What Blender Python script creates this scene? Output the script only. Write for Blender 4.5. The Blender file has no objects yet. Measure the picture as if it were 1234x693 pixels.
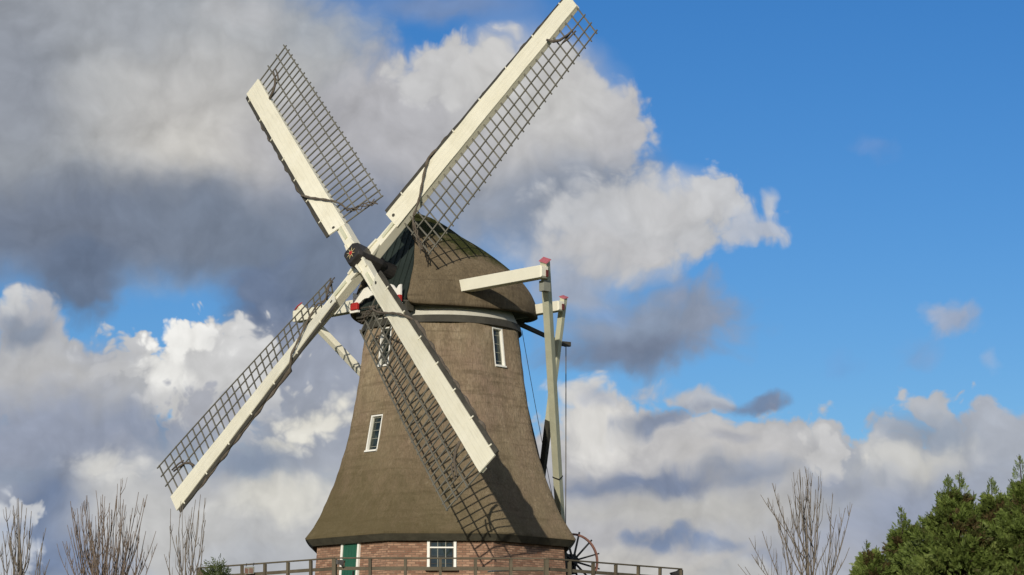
import bpy, bmesh, math, random
import numpy as np
from mathutils import Vector, Matrix
random.seed(7)
V = Vector
scn = bpy.context.scene
COL = scn.collection
R = math.radians

# ---------------------------------------------------------------- helpers
class MB:
    """collects vertices and faces for one mesh object"""
    def __init__(s):
        s.v = []; s.f = []; s.uv = {}
    def add(s, vs, fs):
        o = len(s.v); s.v += [tuple(p) for p in vs]; s.f += [tuple(i + o for i in f) for f in fs]
        return s
    def hexa(s, a, b):
        """loft between two quads (lists of 4 points)"""
        return s.add(list(a) + list(b), [(3, 2, 1, 0), (4, 5, 6, 7), (0, 1, 5, 4), (1, 2, 6, 5), (2, 3, 7, 6), (3, 0, 4, 7)])
    def box(s, c, x, y, z, sx, sy, sz):
        c = V(c); x = V(x) * sx / 2; y = V(y) * sy / 2; z = V(z) * sz / 2
        return s.hexa([c - x - y - z, c + x - y - z, c + x + y - z, c - x + y - z],
                      [c - x - y + z, c + x - y + z, c + x + y + z, c - x + y + z])
    def beam(s, p, q, up, w0, h0, w1=None, h1=None):
        """rectangular beam p->q, width across, height along up; tapered"""
        p = V(p); q = V(q); w1 = w1 or w0; h1 = h1 or h0
        d = (q - p).normalized(); sd = d.cross(V(up)).normalized(); u = sd.cross(d).normalized()
        def quad(c, w, h): return [c - sd * w / 2 - u * h / 2, c + sd * w / 2 - u * h / 2, c + sd * w / 2 + u * h / 2, c - sd * w / 2 + u * h / 2]
        return s.hexa(quad(p, w0, h0), quad(q, w1, h1))
    def tube(s, pts, rad, n=6, cap=True):
        pts = [V(p) for p in pts]
        rs = rad if isinstance(rad, (list, tuple)) else [rad] * len(pts)
        o = len(s.v); prev = None
        for i, p in enumerate(pts):
            d = (pts[min(i + 1, len(pts) - 1)] - pts[max(i - 1, 0)]).normalized()
            if prev is None:
                a = d.cross(V((0, 0, 1)))
                if a.length < .05: a = d.cross(V((1, 0, 0)))
                a.normalize()
            else:
                a = (prev - d * prev.dot(d)).normalized()
            prev = a; b = d.cross(a)
            for k in range(n):
                t = 2 * math.pi * k / n
                s.v.append(tuple(p + (a * math.cos(t) + b * math.sin(t)) * rs[i]))
        for i in range(len(pts) - 1):
            for k in range(n):
                k2 = (k + 1) % n
                s.f.append((o + i * n + k, o + i * n + k2, o + (i + 1) * n + k2, o + (i + 1) * n + k))
        if cap:
            s.f.append(tuple(o + k for k in reversed(range(n))))
            e = o + (len(pts) - 1) * n
            s.f.append(tuple(e + k for k in range(n)))
        return s
    def ring(s, rings, closed=True, capb=False, capt=False):
        """loft closed rings (lists of equal length)"""
        o = len(s.v); n = len(rings[0])
        for r in rings: s.v += [tuple(p) for p in r]
        for i in range(len(rings) - 1):
            for k in range(n if closed else n - 1):
                k2 = (k + 1) % n
                s.f.append((o + i * n + k, o + i * n + k2, o + (i + 1) * n + k2, o + (i + 1) * n + k))
        if capb: s.f.append(tuple(o + k for k in reversed(range(n))))
        if capt: s.f.append(tuple(o + (len(rings) - 1) * n + k for k in range(n)))
        return s
    def build(s, name, m, parent=None, smooth=False, bevel=0):
        me = bpy.data.meshes.new(name); me.from_pydata(s.v, [], s.f)
        bm = bmesh.new(); bm.from_mesh(me); bmesh.ops.recalc_face_normals(bm, faces=bm.faces)
        bm.to_mesh(me); bm.free()
        if s.uv:
            ul = me.uv_layers.new(name='UVMap')
            for lp in me.loops: ul.data[lp.index].uv = s.uv.get(lp.vertex_index, (0, 0))
        me.materials.append(m)
        if smooth:
            me.polygons.foreach_set('use_smooth', [True] * len(me.polygons))
        o = bpy.data.objects.new(name, me); COL.objects.link(o); o.parent = parent
        if bevel:
            b = o.modifiers.new('edge', 'BEVEL'); b.width = bevel; b.segments = 2; b.limit_method = 'ANGLE'
        return o

def smooth_by_angle(o, ang=40):
    me = o.data
    me.polygons.foreach_set('use_smooth', [True] * len(me.polygons))
    bm = bmesh.new(); bm.from_mesh(me)
    for e in bm.edges:
        if len(e.link_faces) == 2 and e.calc_face_angle(0) > R(ang): e.smooth = False
    bm.to_mesh(me); bm.free()

def empty(name, loc):
    o = bpy.data.objects.new(name, None); COL.objects.link(o); o.location = loc; o.empty_display_size = .3
    return o
def tag(o, label=None, cat=None, group=None, kind=None):
    if label: o['label'] = label
    if cat: o['category'] = cat
    if group: o['group'] = group
    if kind: o['kind'] = kind
    return o

# ---------------------------------------------------------------- materials
def mat(name, rough=.8, spec=.3):
    m = bpy.data.materials.new(name); m.use_nodes = True
    nt = m.node_tree; b = nt.nodes['Principled BSDF']
    b.inputs['Roughness'].default_value = rough; b.inputs['Specular IOR Level'].default_value = spec
    return m, nt, b
def N(nt, typ, **kw):
    n = nt.nodes.new(typ)
    for k, v in kw.items(): setattr(n, k, v)
    return n
def ramp(nt, fac, stops):
    r = nt.nodes.new('ShaderNodeValToRGB'); e = r.color_ramp.elements
    while len(e) < len(stops): e.new(.5)
    for el, (p, c) in zip(e, stops): el.position = p; el.color = (*c, 1)
    nt.links.new(fac, r.inputs[0]); return r.outputs[0]
def noise(nt, vec, scale, detail=4, rough=.55):
    n = nt.nodes.new('ShaderNodeTexNoise'); n.inputs['Scale'].default_value = scale
    n.inputs['Detail'].default_value = detail; n.inputs['Roughness'].default_value = rough
    if vec is not None: nt.links.new(vec, n.inputs['Vector'])
    return n.outputs['Fac']
def mapping(nt, vec, scale):
    n = nt.nodes.new('ShaderNodeMapping'); n.inputs['Scale'].default_value = scale
    nt.links.new(vec, n.inputs['Vector']); return n.outputs[0]
def mixc(nt, fac, a, b, mode='MIX'):
    n = nt.nodes.new('ShaderNodeMix'); n.data_type = 'RGBA'; n.blend_type = mode
    if isinstance(fac, (int, float)): n.inputs[0].default_value = fac
    else: nt.links.new(fac, n.inputs[0])
    for i, c in ((6, a), (7, b)):
        if isinstance(c, tuple): n.inputs[i].default_value = (*c, 1)
        else: nt.links.new(c, n.inputs[i])
    return n.outputs[2]
def bump(nt, b, h, strength, dist):
    n = nt.nodes.new('ShaderNodeBump'); n.inputs['Strength'].default_value = strength; n.inputs['Distance'].default_value = dist
    nt.links.new(h, n.inputs['Height']); nt.links.new(n.outputs[0], b.inputs['Normal'])

def wood(name, c0, c1, sc=3, grain=.25, rough=.75, bumpd=.006):
    """painted or weathered timber: blotches and grain in object space"""
    m, nt, b = mat(name, rough)
    tc = N(nt, 'ShaderNodeTexCoord').outputs['Object']
    f = noise(nt, tc, sc, 6, .65)
    g = noise(nt, mapping(nt, tc, (9, 9, 9)), 4, 5, .7)
    c = ramp(nt, f, [(.3, c0), (.7, c1)])
    c = mixc(nt, ramp(nt, g, [(.52, (0, 0, 0)), (.75, (grain,) * 3)]), c, tuple(x * .45 for x in c0))
    nt.links.new(c, b.inputs['Base Color'])
    bump(nt, b, g, .4, bumpd)
    return m

def thatch(name, cols, moss, thatch_part):
    m, nt, b = mat(name, .95, .1); b.inputs['Diffuse Roughness'].default_value = 1
    tc = N(nt, 'ShaderNodeTexCoord').outputs['Object']
    big = noise(nt, tc, .55, 6, .6)
    mid = noise(nt, mapping(nt, tc, (1, 1, .5)), 2.2, 8, .7)
    fine = noise(nt, mapping(nt, tc, (26, 26, 4)), 1, 6, .75)
    row = noise(nt, mapping(nt, tc, (.5, .5, 5)), 1.2, 4, .6)
    c = ramp(nt, mid, [(.25, cols[0]), (.5, cols[1]), (.75, cols[2])])
    c = mixc(nt, ramp(nt, big, [(.42, (0, 0, 0)), (.68, (.7,) * 3)]), c, cols[3])
    # horizontal rows of reed, faintly darker
    c = mixc(nt, ramp(nt, row, [(.52, (0, 0, 0)), (.68, (.5,) * 3)]), c, tuple(x * .6 for x in cols[0]))
    c = mixc(nt, ramp(nt, fine, [(.36, (.55,) * 3), (.58, (0, 0, 0))]), c, tuple(x * .5 for x in cols[0]))
    run = noise(nt, mapping(nt, tc, (3.2, 3.2, .22)), 1, 5, .65); spot = noise(nt, tc, 3.6, 5, .7)
    c = mixc(nt, ramp(nt, run, [(.50, (0, 0, 0)), (.68, (.62,) * 3)]), c, tuple(x * .58 for x in cols[1]))
    c = mixc(nt, ramp(nt, spot, [(.58, (0, 0, 0)), (.72, (.45,) * 3)]), c, tuple(x * .5 for x in cols[0]))
    c = mixc(nt, ramp(nt, spot, [(.30, (.45,) * 3), (.42, (0, 0, 0))]), c, cols[2])
    # tower darker towards left and bottom, cap with moss; patchy edges
    if thatch_part == 'tower':
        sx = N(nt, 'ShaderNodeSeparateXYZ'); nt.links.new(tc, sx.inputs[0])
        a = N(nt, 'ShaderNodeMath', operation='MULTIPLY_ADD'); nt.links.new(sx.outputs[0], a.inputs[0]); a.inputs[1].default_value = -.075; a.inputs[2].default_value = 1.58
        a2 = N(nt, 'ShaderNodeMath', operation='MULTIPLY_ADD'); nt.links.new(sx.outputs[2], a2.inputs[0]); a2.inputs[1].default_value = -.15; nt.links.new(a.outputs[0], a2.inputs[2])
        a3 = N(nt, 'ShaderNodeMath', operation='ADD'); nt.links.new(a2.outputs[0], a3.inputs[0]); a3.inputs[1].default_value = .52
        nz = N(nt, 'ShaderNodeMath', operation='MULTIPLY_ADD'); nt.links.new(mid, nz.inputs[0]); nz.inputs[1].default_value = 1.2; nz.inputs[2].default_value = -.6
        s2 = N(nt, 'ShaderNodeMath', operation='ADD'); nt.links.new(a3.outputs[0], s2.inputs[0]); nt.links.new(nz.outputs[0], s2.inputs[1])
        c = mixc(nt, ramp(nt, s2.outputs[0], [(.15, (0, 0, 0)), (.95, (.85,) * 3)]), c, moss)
    else:
        sx = N(nt, 'ShaderNodeSeparateXYZ'); nt.links.new(tc, sx.inputs[0])
        a = N(nt, 'ShaderNodeMapRange'); nt.links.new(sx.outputs[2], a.inputs[0]); a.inputs[1].default_value = 17.6; a.inputs[2].default_value = 19.4
        ge = N(nt, 'ShaderNodeNewGeometry'); sn = N(nt, 'ShaderNodeSeparateXYZ'); nt.links.new(ge.outputs['True Normal'], sn.inputs[0])
        b2 = N(nt, 'ShaderNodeMapRange'); nt.links.new(sn.outputs[2], b2.inputs[0]); b2.inputs[1].default_value = .42; b2.inputs[2].default_value = .80
        mx_ = N(nt, 'ShaderNodeMath', operation='MAXIMUM'); nt.links.new(a.outputs[0], mx_.inputs[0]); nt.links.new(b2.outputs[0], mx_.inputs[1])
        s2 = N(nt, 'ShaderNodeMath', operation='MULTIPLY'); nt.links.new(mx_.outputs[0], s2.inputs[0]); nt.links.new(mid, s2.inputs[1])
        c = mixc(nt, ramp(nt, s2.outputs[0], [(.24, (0, 0, 0)), (.42, (.95,) * 3)]), c, moss)
    if thatch_part == 'tower':      # damp stains below the window sills
        for az, z in ((-R(45), 10.72), (R(45), 13.62), (-R(45), 13.62)):
            mp = N(nt, 'ShaderNodeMapping', vector_type='TEXTURE'); nt.links.new(tc, mp.inputs[0])
            k_ = 3.02 if z < 12 else 2.62
            mp.inputs['Location'].default_value = (math.sin(az) * k_, -math.cos(az) * k_, z); mp.inputs['Scale'].default_value = (.34, .34, .48)
            ln = N(nt, 'ShaderNodeVectorMath', operation='LENGTH'); nt.links.new(mp.outputs[0], ln.inputs[0])
            ad = N(nt, 'ShaderNodeMath', operation='MULTIPLY_ADD'); nt.links.new(mid, ad.inputs[0]); ad.inputs[1].default_value = 1.1; nt.links.new(ln.outputs['Value'], ad.inputs[2])
            c = mixc(nt, ramp(nt, ad.outputs[0], [(.75, (.75,) * 3), (1.0, (0, 0, 0))]), c, (.06, .05, .03))
    nt.links.new(c, b.inputs['Base Color'])
    h = N(nt, 'ShaderNodeMath', operation='MULTIPLY_ADD'); nt.links.new(mid, h.inputs[0]); h.inputs[1].default_value = 2.2; nt.links.new(fine, h.inputs[2])
    bump(nt, b, h.outputs[0], .8, .05)
    return m

M = {}
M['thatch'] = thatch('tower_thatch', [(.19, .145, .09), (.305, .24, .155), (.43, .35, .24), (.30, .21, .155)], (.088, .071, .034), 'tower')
M['cap_thatch'] = thatch('cap_thatch', [(.125, .095, .06), (.185, .145, .092), (.23, .185, .12), (.15, .115, .072)], (.028, .034, .008), 'cap')
M['reed_end'] = wood('reed_ends', (.05, .046, .032), (.10, .092, .064), 3, .4, .95, .02)
M['skirting'] = wood('shade_dimmed_white_paint', (.44, .42, .35), (.58, .56, .48), 1.5, .35)  # white paint dimmed in its colour, for the shade under the cap
M['cream'] = wood('cream_paint', (.70, .665, .52), (.77, .735, .59), 1.2, .18)
m, nt, b = mat('sail_board_paint', .6); M['board'] = m
uv = N(nt, 'ShaderNodeTexCoord').outputs['UV']
g1 = noise(nt, mapping(nt, uv, (.7, 6, 1)), 1.4, 7, .68); g2 = noise(nt, uv, .9, 5, .6); g3 = noise(nt, mapping(nt, uv, (14, 30, 1)), 1, 4, .7)
c = ramp(nt, g2, [(.3, (.68, .64, .49)), (.7, (.77, .735, .59))])
c = mixc(nt, ramp(nt, g1, [(.52, (0, 0, 0)), (.78, (.5,) * 3)]), c, (.45, .42, .30))
c = mixc(nt, ramp(nt, g3, [(.66, (0, 0, 0)), (.74, (.55,) * 3)]), c, (.30, .27, .19))
sx = N(nt, 'ShaderNodeSeparateXYZ'); nt.links.new(uv, sx.inputs[0])
pw = N(nt, 'ShaderNodeMath', operation='PINGPONG'); nt.links.new(sx.outputs[1], pw.inputs[0]); pw.inputs[1].default_value = .085
jn = ramp(nt, pw.outputs[0], [(.002, (.22,) * 3), (.006, (0, 0, 0))])
c = mixc(nt, jn, c, (.2, .18, .12)); nt.links.new(c, b.inputs['Base Color']); bump(nt, b, g3, .3, .006)
M['white'] = wood('white_paint', (.78, .76, .68), (.84, .82, .74), 1.2, .1)
M['shadecream'] = wood('shaded_cream_paint', (.50, .50, .36), (.66, .65, .48), .9, .3)  # shaded side of the braces put into the cream colour; straps share it
M['lath'] = wood('weathered_lath', (.105, .10, .08), (.17, .16, .125), 2.5, .3)
M['darkwood'] = wood('dark_wood', (.035, .032, .025), (.07, .065, .05), 2, .3)
M['railwood'] = wood('rail_wood', (.075, .062, .04), (.14, .115, .075), 1.6, .35)
M['black'] = wood('black_iron', (.018, .017, .016), (.038, .034, .03), 4, .2, .5)
M['green'] = wood('green_paint', (.016, .085, .05), (.022, .105, .062), 2, .2, .55)
M['gable'] = wood('gable_green', (.014, .021, .018), (.022, .033, .028), 2, .25, .7)
M['red'] = wood('red_paint', (.36, .025, .022), (.45, .035, .03), 3, .15, .5)
M['redend'] = wood('dark_red_paint', (.10, .022, .018), (.15, .032, .026), 3, .3, .6)
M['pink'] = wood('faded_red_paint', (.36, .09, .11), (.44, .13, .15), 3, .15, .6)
M['gold'] = wood('gold_paint', (.52, .42, .2), (.62, .5, .26), 3, .25, .55)
M['canvas'] = wood('furled_canvas', (.075, .06, .045), (.15, .125, .095), 5, .4, .95, .02)
M['grey'] = wood('grey_paint', (.21, .21, .17), (.28, .28, .23), 2, .3)
M['wheelred'] = wood('oxide_red_paint', (.16, .075, .055), (.24, .12, .09), 3, .3)
M['rope'] = wood('hemp_rope', (.10, .09, .075), (.16, .145, .12), 6, .2, .95)
M['bark'] = wood('twig_bark', (.12, .10, .078), (.22, .185, .145), 3, .4, .9)
M['darkbark'] = wood('conifer_bark', (.03, .024, .017), (.06, .046, .032), 3, .4, .9)
M['bark_red'] = wood('reddish_twig_bark', (.125, .092, .07), (.22, .17, .13), 3, .4, .9)

m, nt, b = mat('glass', .04, .5); M['glass'] = m
tc = N(nt, 'ShaderNodeTexCoord').outputs['Object']
nt.links.new(ramp(nt, noise(nt, tc, 5, 5, .7), [(.35, (.012, .017, .015)), (.62, (.03, .04, .034)), (.78, (.10, .12, .09))]), b.inputs['Base Color'])
bump(nt, b, noise(nt, tc, 1.5, 2), .1, .02)

m, nt, b = mat('brick', .9, .2); M['brick'] = m
uv = N(nt, 'ShaderNodeTexCoord').outputs['UV']
br = N(nt, 'ShaderNodeTexBrick'); nt.links.new(uv, br.inputs['Vector'])
br.inputs['Scale'].default_value = 1; br.inputs['Brick Width'].default_value = .23; br.inputs['Row Height'].default_value = .073
br.inputs['Mortar Size'].default_value = .010; br.inputs['Mortar Smooth'].default_value = .15; br.inputs['Bias'].default_value = -.1
br.inputs['Color1'].default_value = (.21, .105, .065, 1); br.inputs['Color2'].default_value = (.47, .285, .185, 1); br.inputs['Mortar'].default_value = (.15, .105, .07, 1)
c = mixc(nt, ramp(nt, noise(nt, uv, 1.1, 6, .65), [(.35, (0, 0, 0)), (.75, (.55,) * 3)]), br.outputs[0], (.22, .14, .095))
c = mixc(nt, ramp(nt, noise(nt, uv, 9, 4, .7), [(.5, (0, 0, 0)), (.75, (.4,) * 3)]), c, (.36, .25, .18))
nt.links.new(c, b.inputs['Base Color'])
inv = N(nt, 'ShaderNodeMath', operation='SUBTRACT'); inv.inputs[0].default_value = 1; nt.links.new(br.outputs['Fac'], inv.inputs[1])
bump(nt, b, inv.outputs[0], .7, .012)

m, nt, b = mat('grass_ground', .95, .1); M['ground'] = m
tc = N(nt, 'ShaderNodeTexCoord').outputs['Object']
c = ramp(nt, noise(nt, tc, .12, 8, .65), [(.3, (.035, .055, .018)), (.55, (.055, .08, .025)), (.75, (.085, .09, .04))])
c = mixc(nt, ramp(nt, noise(nt, tc, 6, 6, .7), [(.4, (.5,) * 3), (.7, (0, 0, 0))]), c, (.03, .045, .014))
nt.links.new(c, b.inputs['Base Color']); bump(nt, b, noise(nt, tc, 14, 5, .7), .8, .06)

def leafmat(name, stops):
    m, nt, b = mat(name, .6, .25)
    tc = N(nt, 'ShaderNodeTexCoord').outputs['Object']
    at = N(nt, 'ShaderNodeAttribute', attribute_name='tint')
    s = N(nt, 'ShaderNodeMath', operation='MULTIPLY_ADD'); nt.links.new(noise(nt, tc, 1.7, 5, .6), s.inputs[0]); s.inputs[1].default_value = .8; s.inputs[2].default_value = -.4
    a = N(nt, 'ShaderNodeMath', operation='ADD'); nt.links.new(at.outputs['Fac'], a.inputs[0]); nt.links.new(s.outputs[0], a.inputs[1])
    c = ramp(nt, a.outputs[0], stops); nt.links.new(c, b.inputs['Base Color'])
    tr = N(nt, 'ShaderNodeBsdfTranslucent'); nt.links.new(c, tr.inputs[0])
    mx = N(nt, 'ShaderNodeMixShader'); mx.inputs[0].default_value = .22
    nt.links.new(b.outputs[0], mx.inputs[1]); nt.links.new(tr.outputs[0], mx.inputs[2])
    nt.links.new(mx.outputs[0], nt.nodes['Material Output'].inputs[0])
    return m
M['conifer'] = leafmat('conifer_foliage', [(.08, (.10, .07, .03)), (.26, (.06, .076, .018)), (.55, (.12, .165, .034)), (.9, (.215, .255, .07))])
M['shrubleaf'] = leafmat('shrub_leaves', [(.1, (.03, .042, .012)), (.5, (.06, .085, .022)), (.9, (.12, .14, .045))])

# ---------------------------------------------------------------- camera (all positions in metres, mill axis at the origin, ground z = 0)
F, DIST, ZC, YAW, PIT = 3004.72, 83.627, 1.7, .0285, .1808
cam = bpy.data.objects.new('camera', bpy.data.cameras.new('camera')); COL.objects.link(cam)
CP = V((0, -DIST, ZC))
fw = V((math.sin(YAW) * math.cos(PIT), math.cos(YAW) * math.cos(PIT), math.sin(PIT)))
rt = V((math.cos(YAW), -math.sin(YAW), 0)); up = rt.cross(fw)
cam.matrix_world = Matrix(((rt.x, up.x, -fw.x, CP.x), (rt.y, up.y, -fw.y, CP.y), (rt.z, up.z, -fw.z, CP.z), (0, 0, 0, 1)))
cam.data.sensor_width = 36; cam.data.lens = 36 * F / 1234; cam.data.clip_end = 6000; cam.data.clip_start = .5
scn.camera = cam
def at(px, py, y):
    """survey: the world point seen in that direction, y metres beyond the mill axis"""
    d = fw + rt * ((px - 617) / F) - up * ((py - 346.5) / F)
    return CP + d * ((y - CP.y) / d.y)

# ---------------------------------------------------------------- mill frame
A, T, PHI = .8125, .224, .7649
HF = V((-math.sin(A), -math.cos(A), 0))            # cap forward (horizontal)
E = V((math.cos(A), -math.sin(A), 0))              # cap sideways
Z = V((0, 0, 1))
NX = (HF * math.cos(T) + Z * math.sin(T))          # windshaft, out of the front
U = NX.cross(E)
if U.z < 0: U = -U
HUB = V((0, 0, 16.6536)) + NX * 3.5024
def cp(q, l, z): return HF * q + E * l + V((0, 0, z))

mill = empty('windmill', (0, 0, 0))
tag(mill, 'thatched tower windmill with four white latticed sails on a brick base', 'windmill')

# ---- rounded octagon ring
def octring(ap, z, rnd, n=96):
    """octagon of apothem ap with a face towards -y; rnd 0 sharp .. 1 circle"""
    out = []
    for k in range(n):
        th = 2 * math.pi * k / n
        d = (th + math.pi / 8) % (math.pi / 4) - math.pi / 8
        ro = ap / math.cos(d)
        rc = ap * 1.028
        # soft corner: blend with a power mean
        r = min(ro, ap * (1.0824 - .055 * rnd)) * (1 - rnd * .5) + rc * rnd * .5 if rnd < 1 else rc
        a = th - math.pi / 2
        out.append((r * math.cos(a), r * math.sin(a), z))
    return out
PROF = [(8.30, 4.45), (8.55, 4.28), (8.85, 4.10), (9.2, 3.93), (9.5, 3.80), (10.0, 3.60), (10.6, 3.40), (11.1, 3.25), (11.55, 3.13),
        (12.1, 3.03), (12.65, 2.93), (13.2, 2.84), (13.76, 2.76), (14.3, 2.70), (14.87, 2.63), (15.4, 2.57)]
def pr(z):
    for (a, ra), (b_, rb) in zip(PROF, PROF[1:]):
        if z <= b_: return ra + (rb - ra) * (z - a) / (b_ - a)
    return PROF[-1][1]
mb = MB()
rings = [octring(4.44, 8.245, .12)]
for i in range(41):
    z = 8.31 + (15.4 - 8.31) * i / 40
    t = i / 40
    rg = octring(pr(z), z, .12 + .45 * t)
    # slightly uneven thatch
    rings.append([(x * (1 + .0022 * math.sin(9.1 * z + 7 * x) + .002 * math.sin(5 * x - 6 * y + 3.3 * z)), y * (1 + .0022 * math.sin(9.1 * z + 7 * x) + .002 * math.sin(5 * x - 6 * y + 3.3 * z)), z) for x, y, z in rg])
rings.append(octring(2.3, 15.4, .6))
mb.ring(rings)
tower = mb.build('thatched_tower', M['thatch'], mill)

mb = MB(); mb.ring([octring(4.08, 8.13, .06), octring(4.215, 8.035, .08), octring(4.432, 8.243, .12)]); mb.build('thatch_edge', M['reed_end'], tower)
# ---- small windows let into the thatch
def face_frame(az, z, off=0):
    """origin on the thatch face of azimuth az (0 = front), right / out / along-slope-up"""
    o_ = V((math.sin(az), -math.cos(az), 0)); r_ = V((math.cos(az), math.sin(az), 0))
    k = (pr(z + .5) - pr(z - .5))
    s_ = (Z + o_ * k).normalized(); nrm = r_.cross(s_)
    if nrm.dot(o_) < 0: nrm = -nrm
    return o_ * (pr(z) + off) + V((0, 0, z)), r_, nrm, s_
cut = MB()
def thatch_window(az, z, w, h):
    c, r_, n_, s_ = face_frame(az, z)
    cut.box(c, r_, n_, s_, w + .02, .8, h + .02)
    g = MB(); s = MB(); t = .045; dp = .15
    def frame(w0, h0, w1, h1, d0, d1):
        def q(w_, h_, dd): return [c + n_ * dd + r_ * x * w_ / 2 + s_ * y * h_ / 2 for x, y in ((-1, -1), (1, -1), (1, 1), (-1, 1))]
        m_ = MB(); m_.ring([q(w0, h0, d1), q(w1, h1, d1), q(w1, h1, d0), q(w0, h0, d0), q(w0, h0, d1)]); return m_
    fo = frame(w, h, w - 2 * t, h - 2 * t, -.14, .015).build('window', M['white'], mill)
    frame(w - 2 * t - .004, h - 2 * t - .004, w - 2 * t - .05, h - 2 * t - .06, -.13, -.085).build('sash', M['grey'], fo)
    g.box(c - n_ * .12, r_, n_, s_, w - 2 * t + .01, .02, h - .02).build('pane', M['glass'], fo)
    for k in (-1.5, -.5, .5, 1.5):
        mu = MB(); mu.box(c - n_ * .105 + s_ * k * h / 4.6, r_, n_, s_, w - 2 * t - .1, .02, .018); mu.build('glazing_bar', M['grey'], fo)
    lo = c - s_ * (h / 2 - .005)
    s.hexa([lo - r_ * (w / 2) - n_ * .13 + s_ * .10, lo + r_ * (w / 2) - n_ * .13 + s_ * .10, lo + r_ * (w / 2) + n_ * .07, lo - r_ * (w / 2) + n_ * .07],
           [lo - r_ * (w / 2) - n_ * .13 + s_ * .14, lo + r_ * (w / 2) - n_ * .13 + s_ * .14, lo + r_ * (w / 2) + n_ * .07 + s_ * .05, lo - r_ * (w / 2) + n_ * .07 + s_ * .05])
    s.build('sill', M['white'], fo)
    return fo
thatch_window(-R(45), 11.70, .56, 1.28)
thatch_window(R(45), 14.62, .50, 1.36)
thatch_window(-R(45), 14.62, .50, 1.36)
cutter = cut.build('cutter', M['thatch'])
bo = tower.modifiers.new('cut', 'BOOLEAN'); bo.operation = 'DIFFERENCE'; bo.object = cutter; bo.solver = 'EXACT'
dg = bpy.context.evaluated_depsgraph_get()
nm = bpy.data.meshes.new_from_object(tower.evaluated_get(dg))
tower.modifiers.clear(); tower.data = nm; tower.data.name = 'thatched_tower'
bpy.data.objects.remove(cutter)
smooth_by_angle(tower, 35)

# ---- brick base, slightly battered, with UVs in metres
def brick_wall(name, ap0, z0, ap1, z1, parent):
    me = bpy.data.meshes.new(name); vs = []; fs = []; uvs = []
    def cor(ap, k, z):
        r = ap / math.cos(math.pi / 8); a = -math.pi / 2 + math.pi / 8 + k * math.pi / 4
        return (r * math.cos(a), r * math.sin(a), z)
    for k in range(8):
        o = len(vs)
        vs += [cor(ap0, k - 1, z0), cor(ap0, k, z0), cor(ap1, k, z1), cor(ap1, k - 1, z1)]
        fs.append((o, o + 1, o + 2, o + 3))
        l0 = ap0 * .8284; l1 = ap1 * .8284; u0 = k * 3.45
        uvs += [(u0 - l0 / 2, z0), (u0 + l0 / 2, z0), (u0 + l1 / 2, z1), (u0 - l1 / 2, z1)]
    me.from_pydata(vs, [], fs)
    ul = me.uv_layers.new(name='UVMap')
    for i, p in enumerate(uvs): ul.data[i].uv = p
    me.materials.append(M['brick'])
    o = bpy.data.objects.new(name, me); COL.objects.link(o); o.parent = parent
    return o
BA = 4.03
wall = brick_wall('brick_base', 4.62, 0, BA, 8.14, mill)
def wa(z): return 4.62 + (BA - 4.62) * z / 8.14
def base_opening(az, along, z0, z1, w, kind):
    o_ = V((math.sin(az), -math.cos(az), 0)); r_ = V((math.cos(az), math.sin(az), 0))
    zc = (z0 + z1) / 2; h = z1 - z0; t = .085
    c = o_ * (wa(zc) + .005) + r_ * along + V((0, 0, zc))
    s_ = (V((0, 0, 1)) + o_ * ((BA - 4.62) / 8.14)).normalized(); n_ = r_.cross(s_)
    if n_.dot(o_) < 0: n_ = -n_
    f = MB()
    for sg in (-1, 1): f.box(c + r_ * sg * (w / 2 - t / 2) + n_ * .03, r_, n_, s_, t, .09, h)
    if kind == 'door':
        f.box(c + s_ * (h / 2 + t / 2 + .001) + n_ * .03, r_, n_, s_, w, .09, t)
        d = MB()
        npl = 5; pw = (w - 2 * t) / npl
        for i in range(npl): d.box(c + r_ * (-(w - 2 * t) / 2 + pw * (i + .5)) + n_ * .02, r_, n_, s_, pw - .008, .05, h - .005)
        do = d.build('door', M['green'], mill)
        f.build('door_frame', M['white'], do)
        k = MB(); k.box(c + r_ * (w / 2 - t - .1) + n_ * .08 - s_ * .05, r_, n_, s_, .03, .05, .14); k.build('handle', M['black'], do)
        p = MB(); p.box(c + s_ * (-.18) + n_ * .052, r_, n_, s_, w - 2 * t - .02, .015, .1); p.build('ledge', M['green'], do)
    else:
        sh = MB()
        def q(w_, h_, dd): return [c + n_ * dd + r_ * x * w_ / 2 + s_ * y * h_ / 2 for x, y in ((-1, -1), (1, -1), (1, 1), (-1, 1))]
        W_, H_ = w - 2 * t - .004, h
        sh.ring([q(W_, H_, .06), q(W_ - .09, H_ - .12, .06), q(W_ - .09, H_ - .12, -.01), q(W_, H_, -.01), q(W_, H_, .06)])
        fo = sh.build('window', M['darkwood'], mill)
        for sg in (-1, 1):
            jb = MB(); jb.box(c + r_ * sg * (w / 2 - t / 2) + n_ * .03, r_, n_, s_, t, .09, h); jb.build('jamb', M['white'], fo)
        g = MB(); g.box(c + n_ * .006, r_, n_, s_, w - 2 * t + .01, .02, h - .02); g.build('pane', M['glass'], fo)
        tr = MB(); tr.box(c + s_ * h * .20 + n_ * .04, r_, n_, s_, w - 2 * t - .004, .05, .045); tr.build('transom', M['white'], fo)
        for k in (-1, 1):
            mu = MB(); mu.box(c + r_ * k * (w - 2 * t) / 6 + n_ * .026, r_, n_, s_, .024, .03, h - .12); mu.build('glazing_bar', M['grey'], fo)
        for k in (-.32, -.08, .37):
            mu = MB(); mu.box(c + s_ * h * k + n_ * .0275, r_, n_, s_, w - 2 * t, .026, .018); mu.build('glazing_bar', M['darkwood'], fo)
        si = MB(); si.box(c - s_ * (h / 2 + .03) + n_ * .06, r_, n_, s_, w + .1, .2, .06); si.build('sill', M['railwood'], fo)
base_opening(0, .03, 7.13, 8.12, .93, 'window')
base_opening(-R(45), -.02, 6.2, 8.03, .86, 'door')
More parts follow.
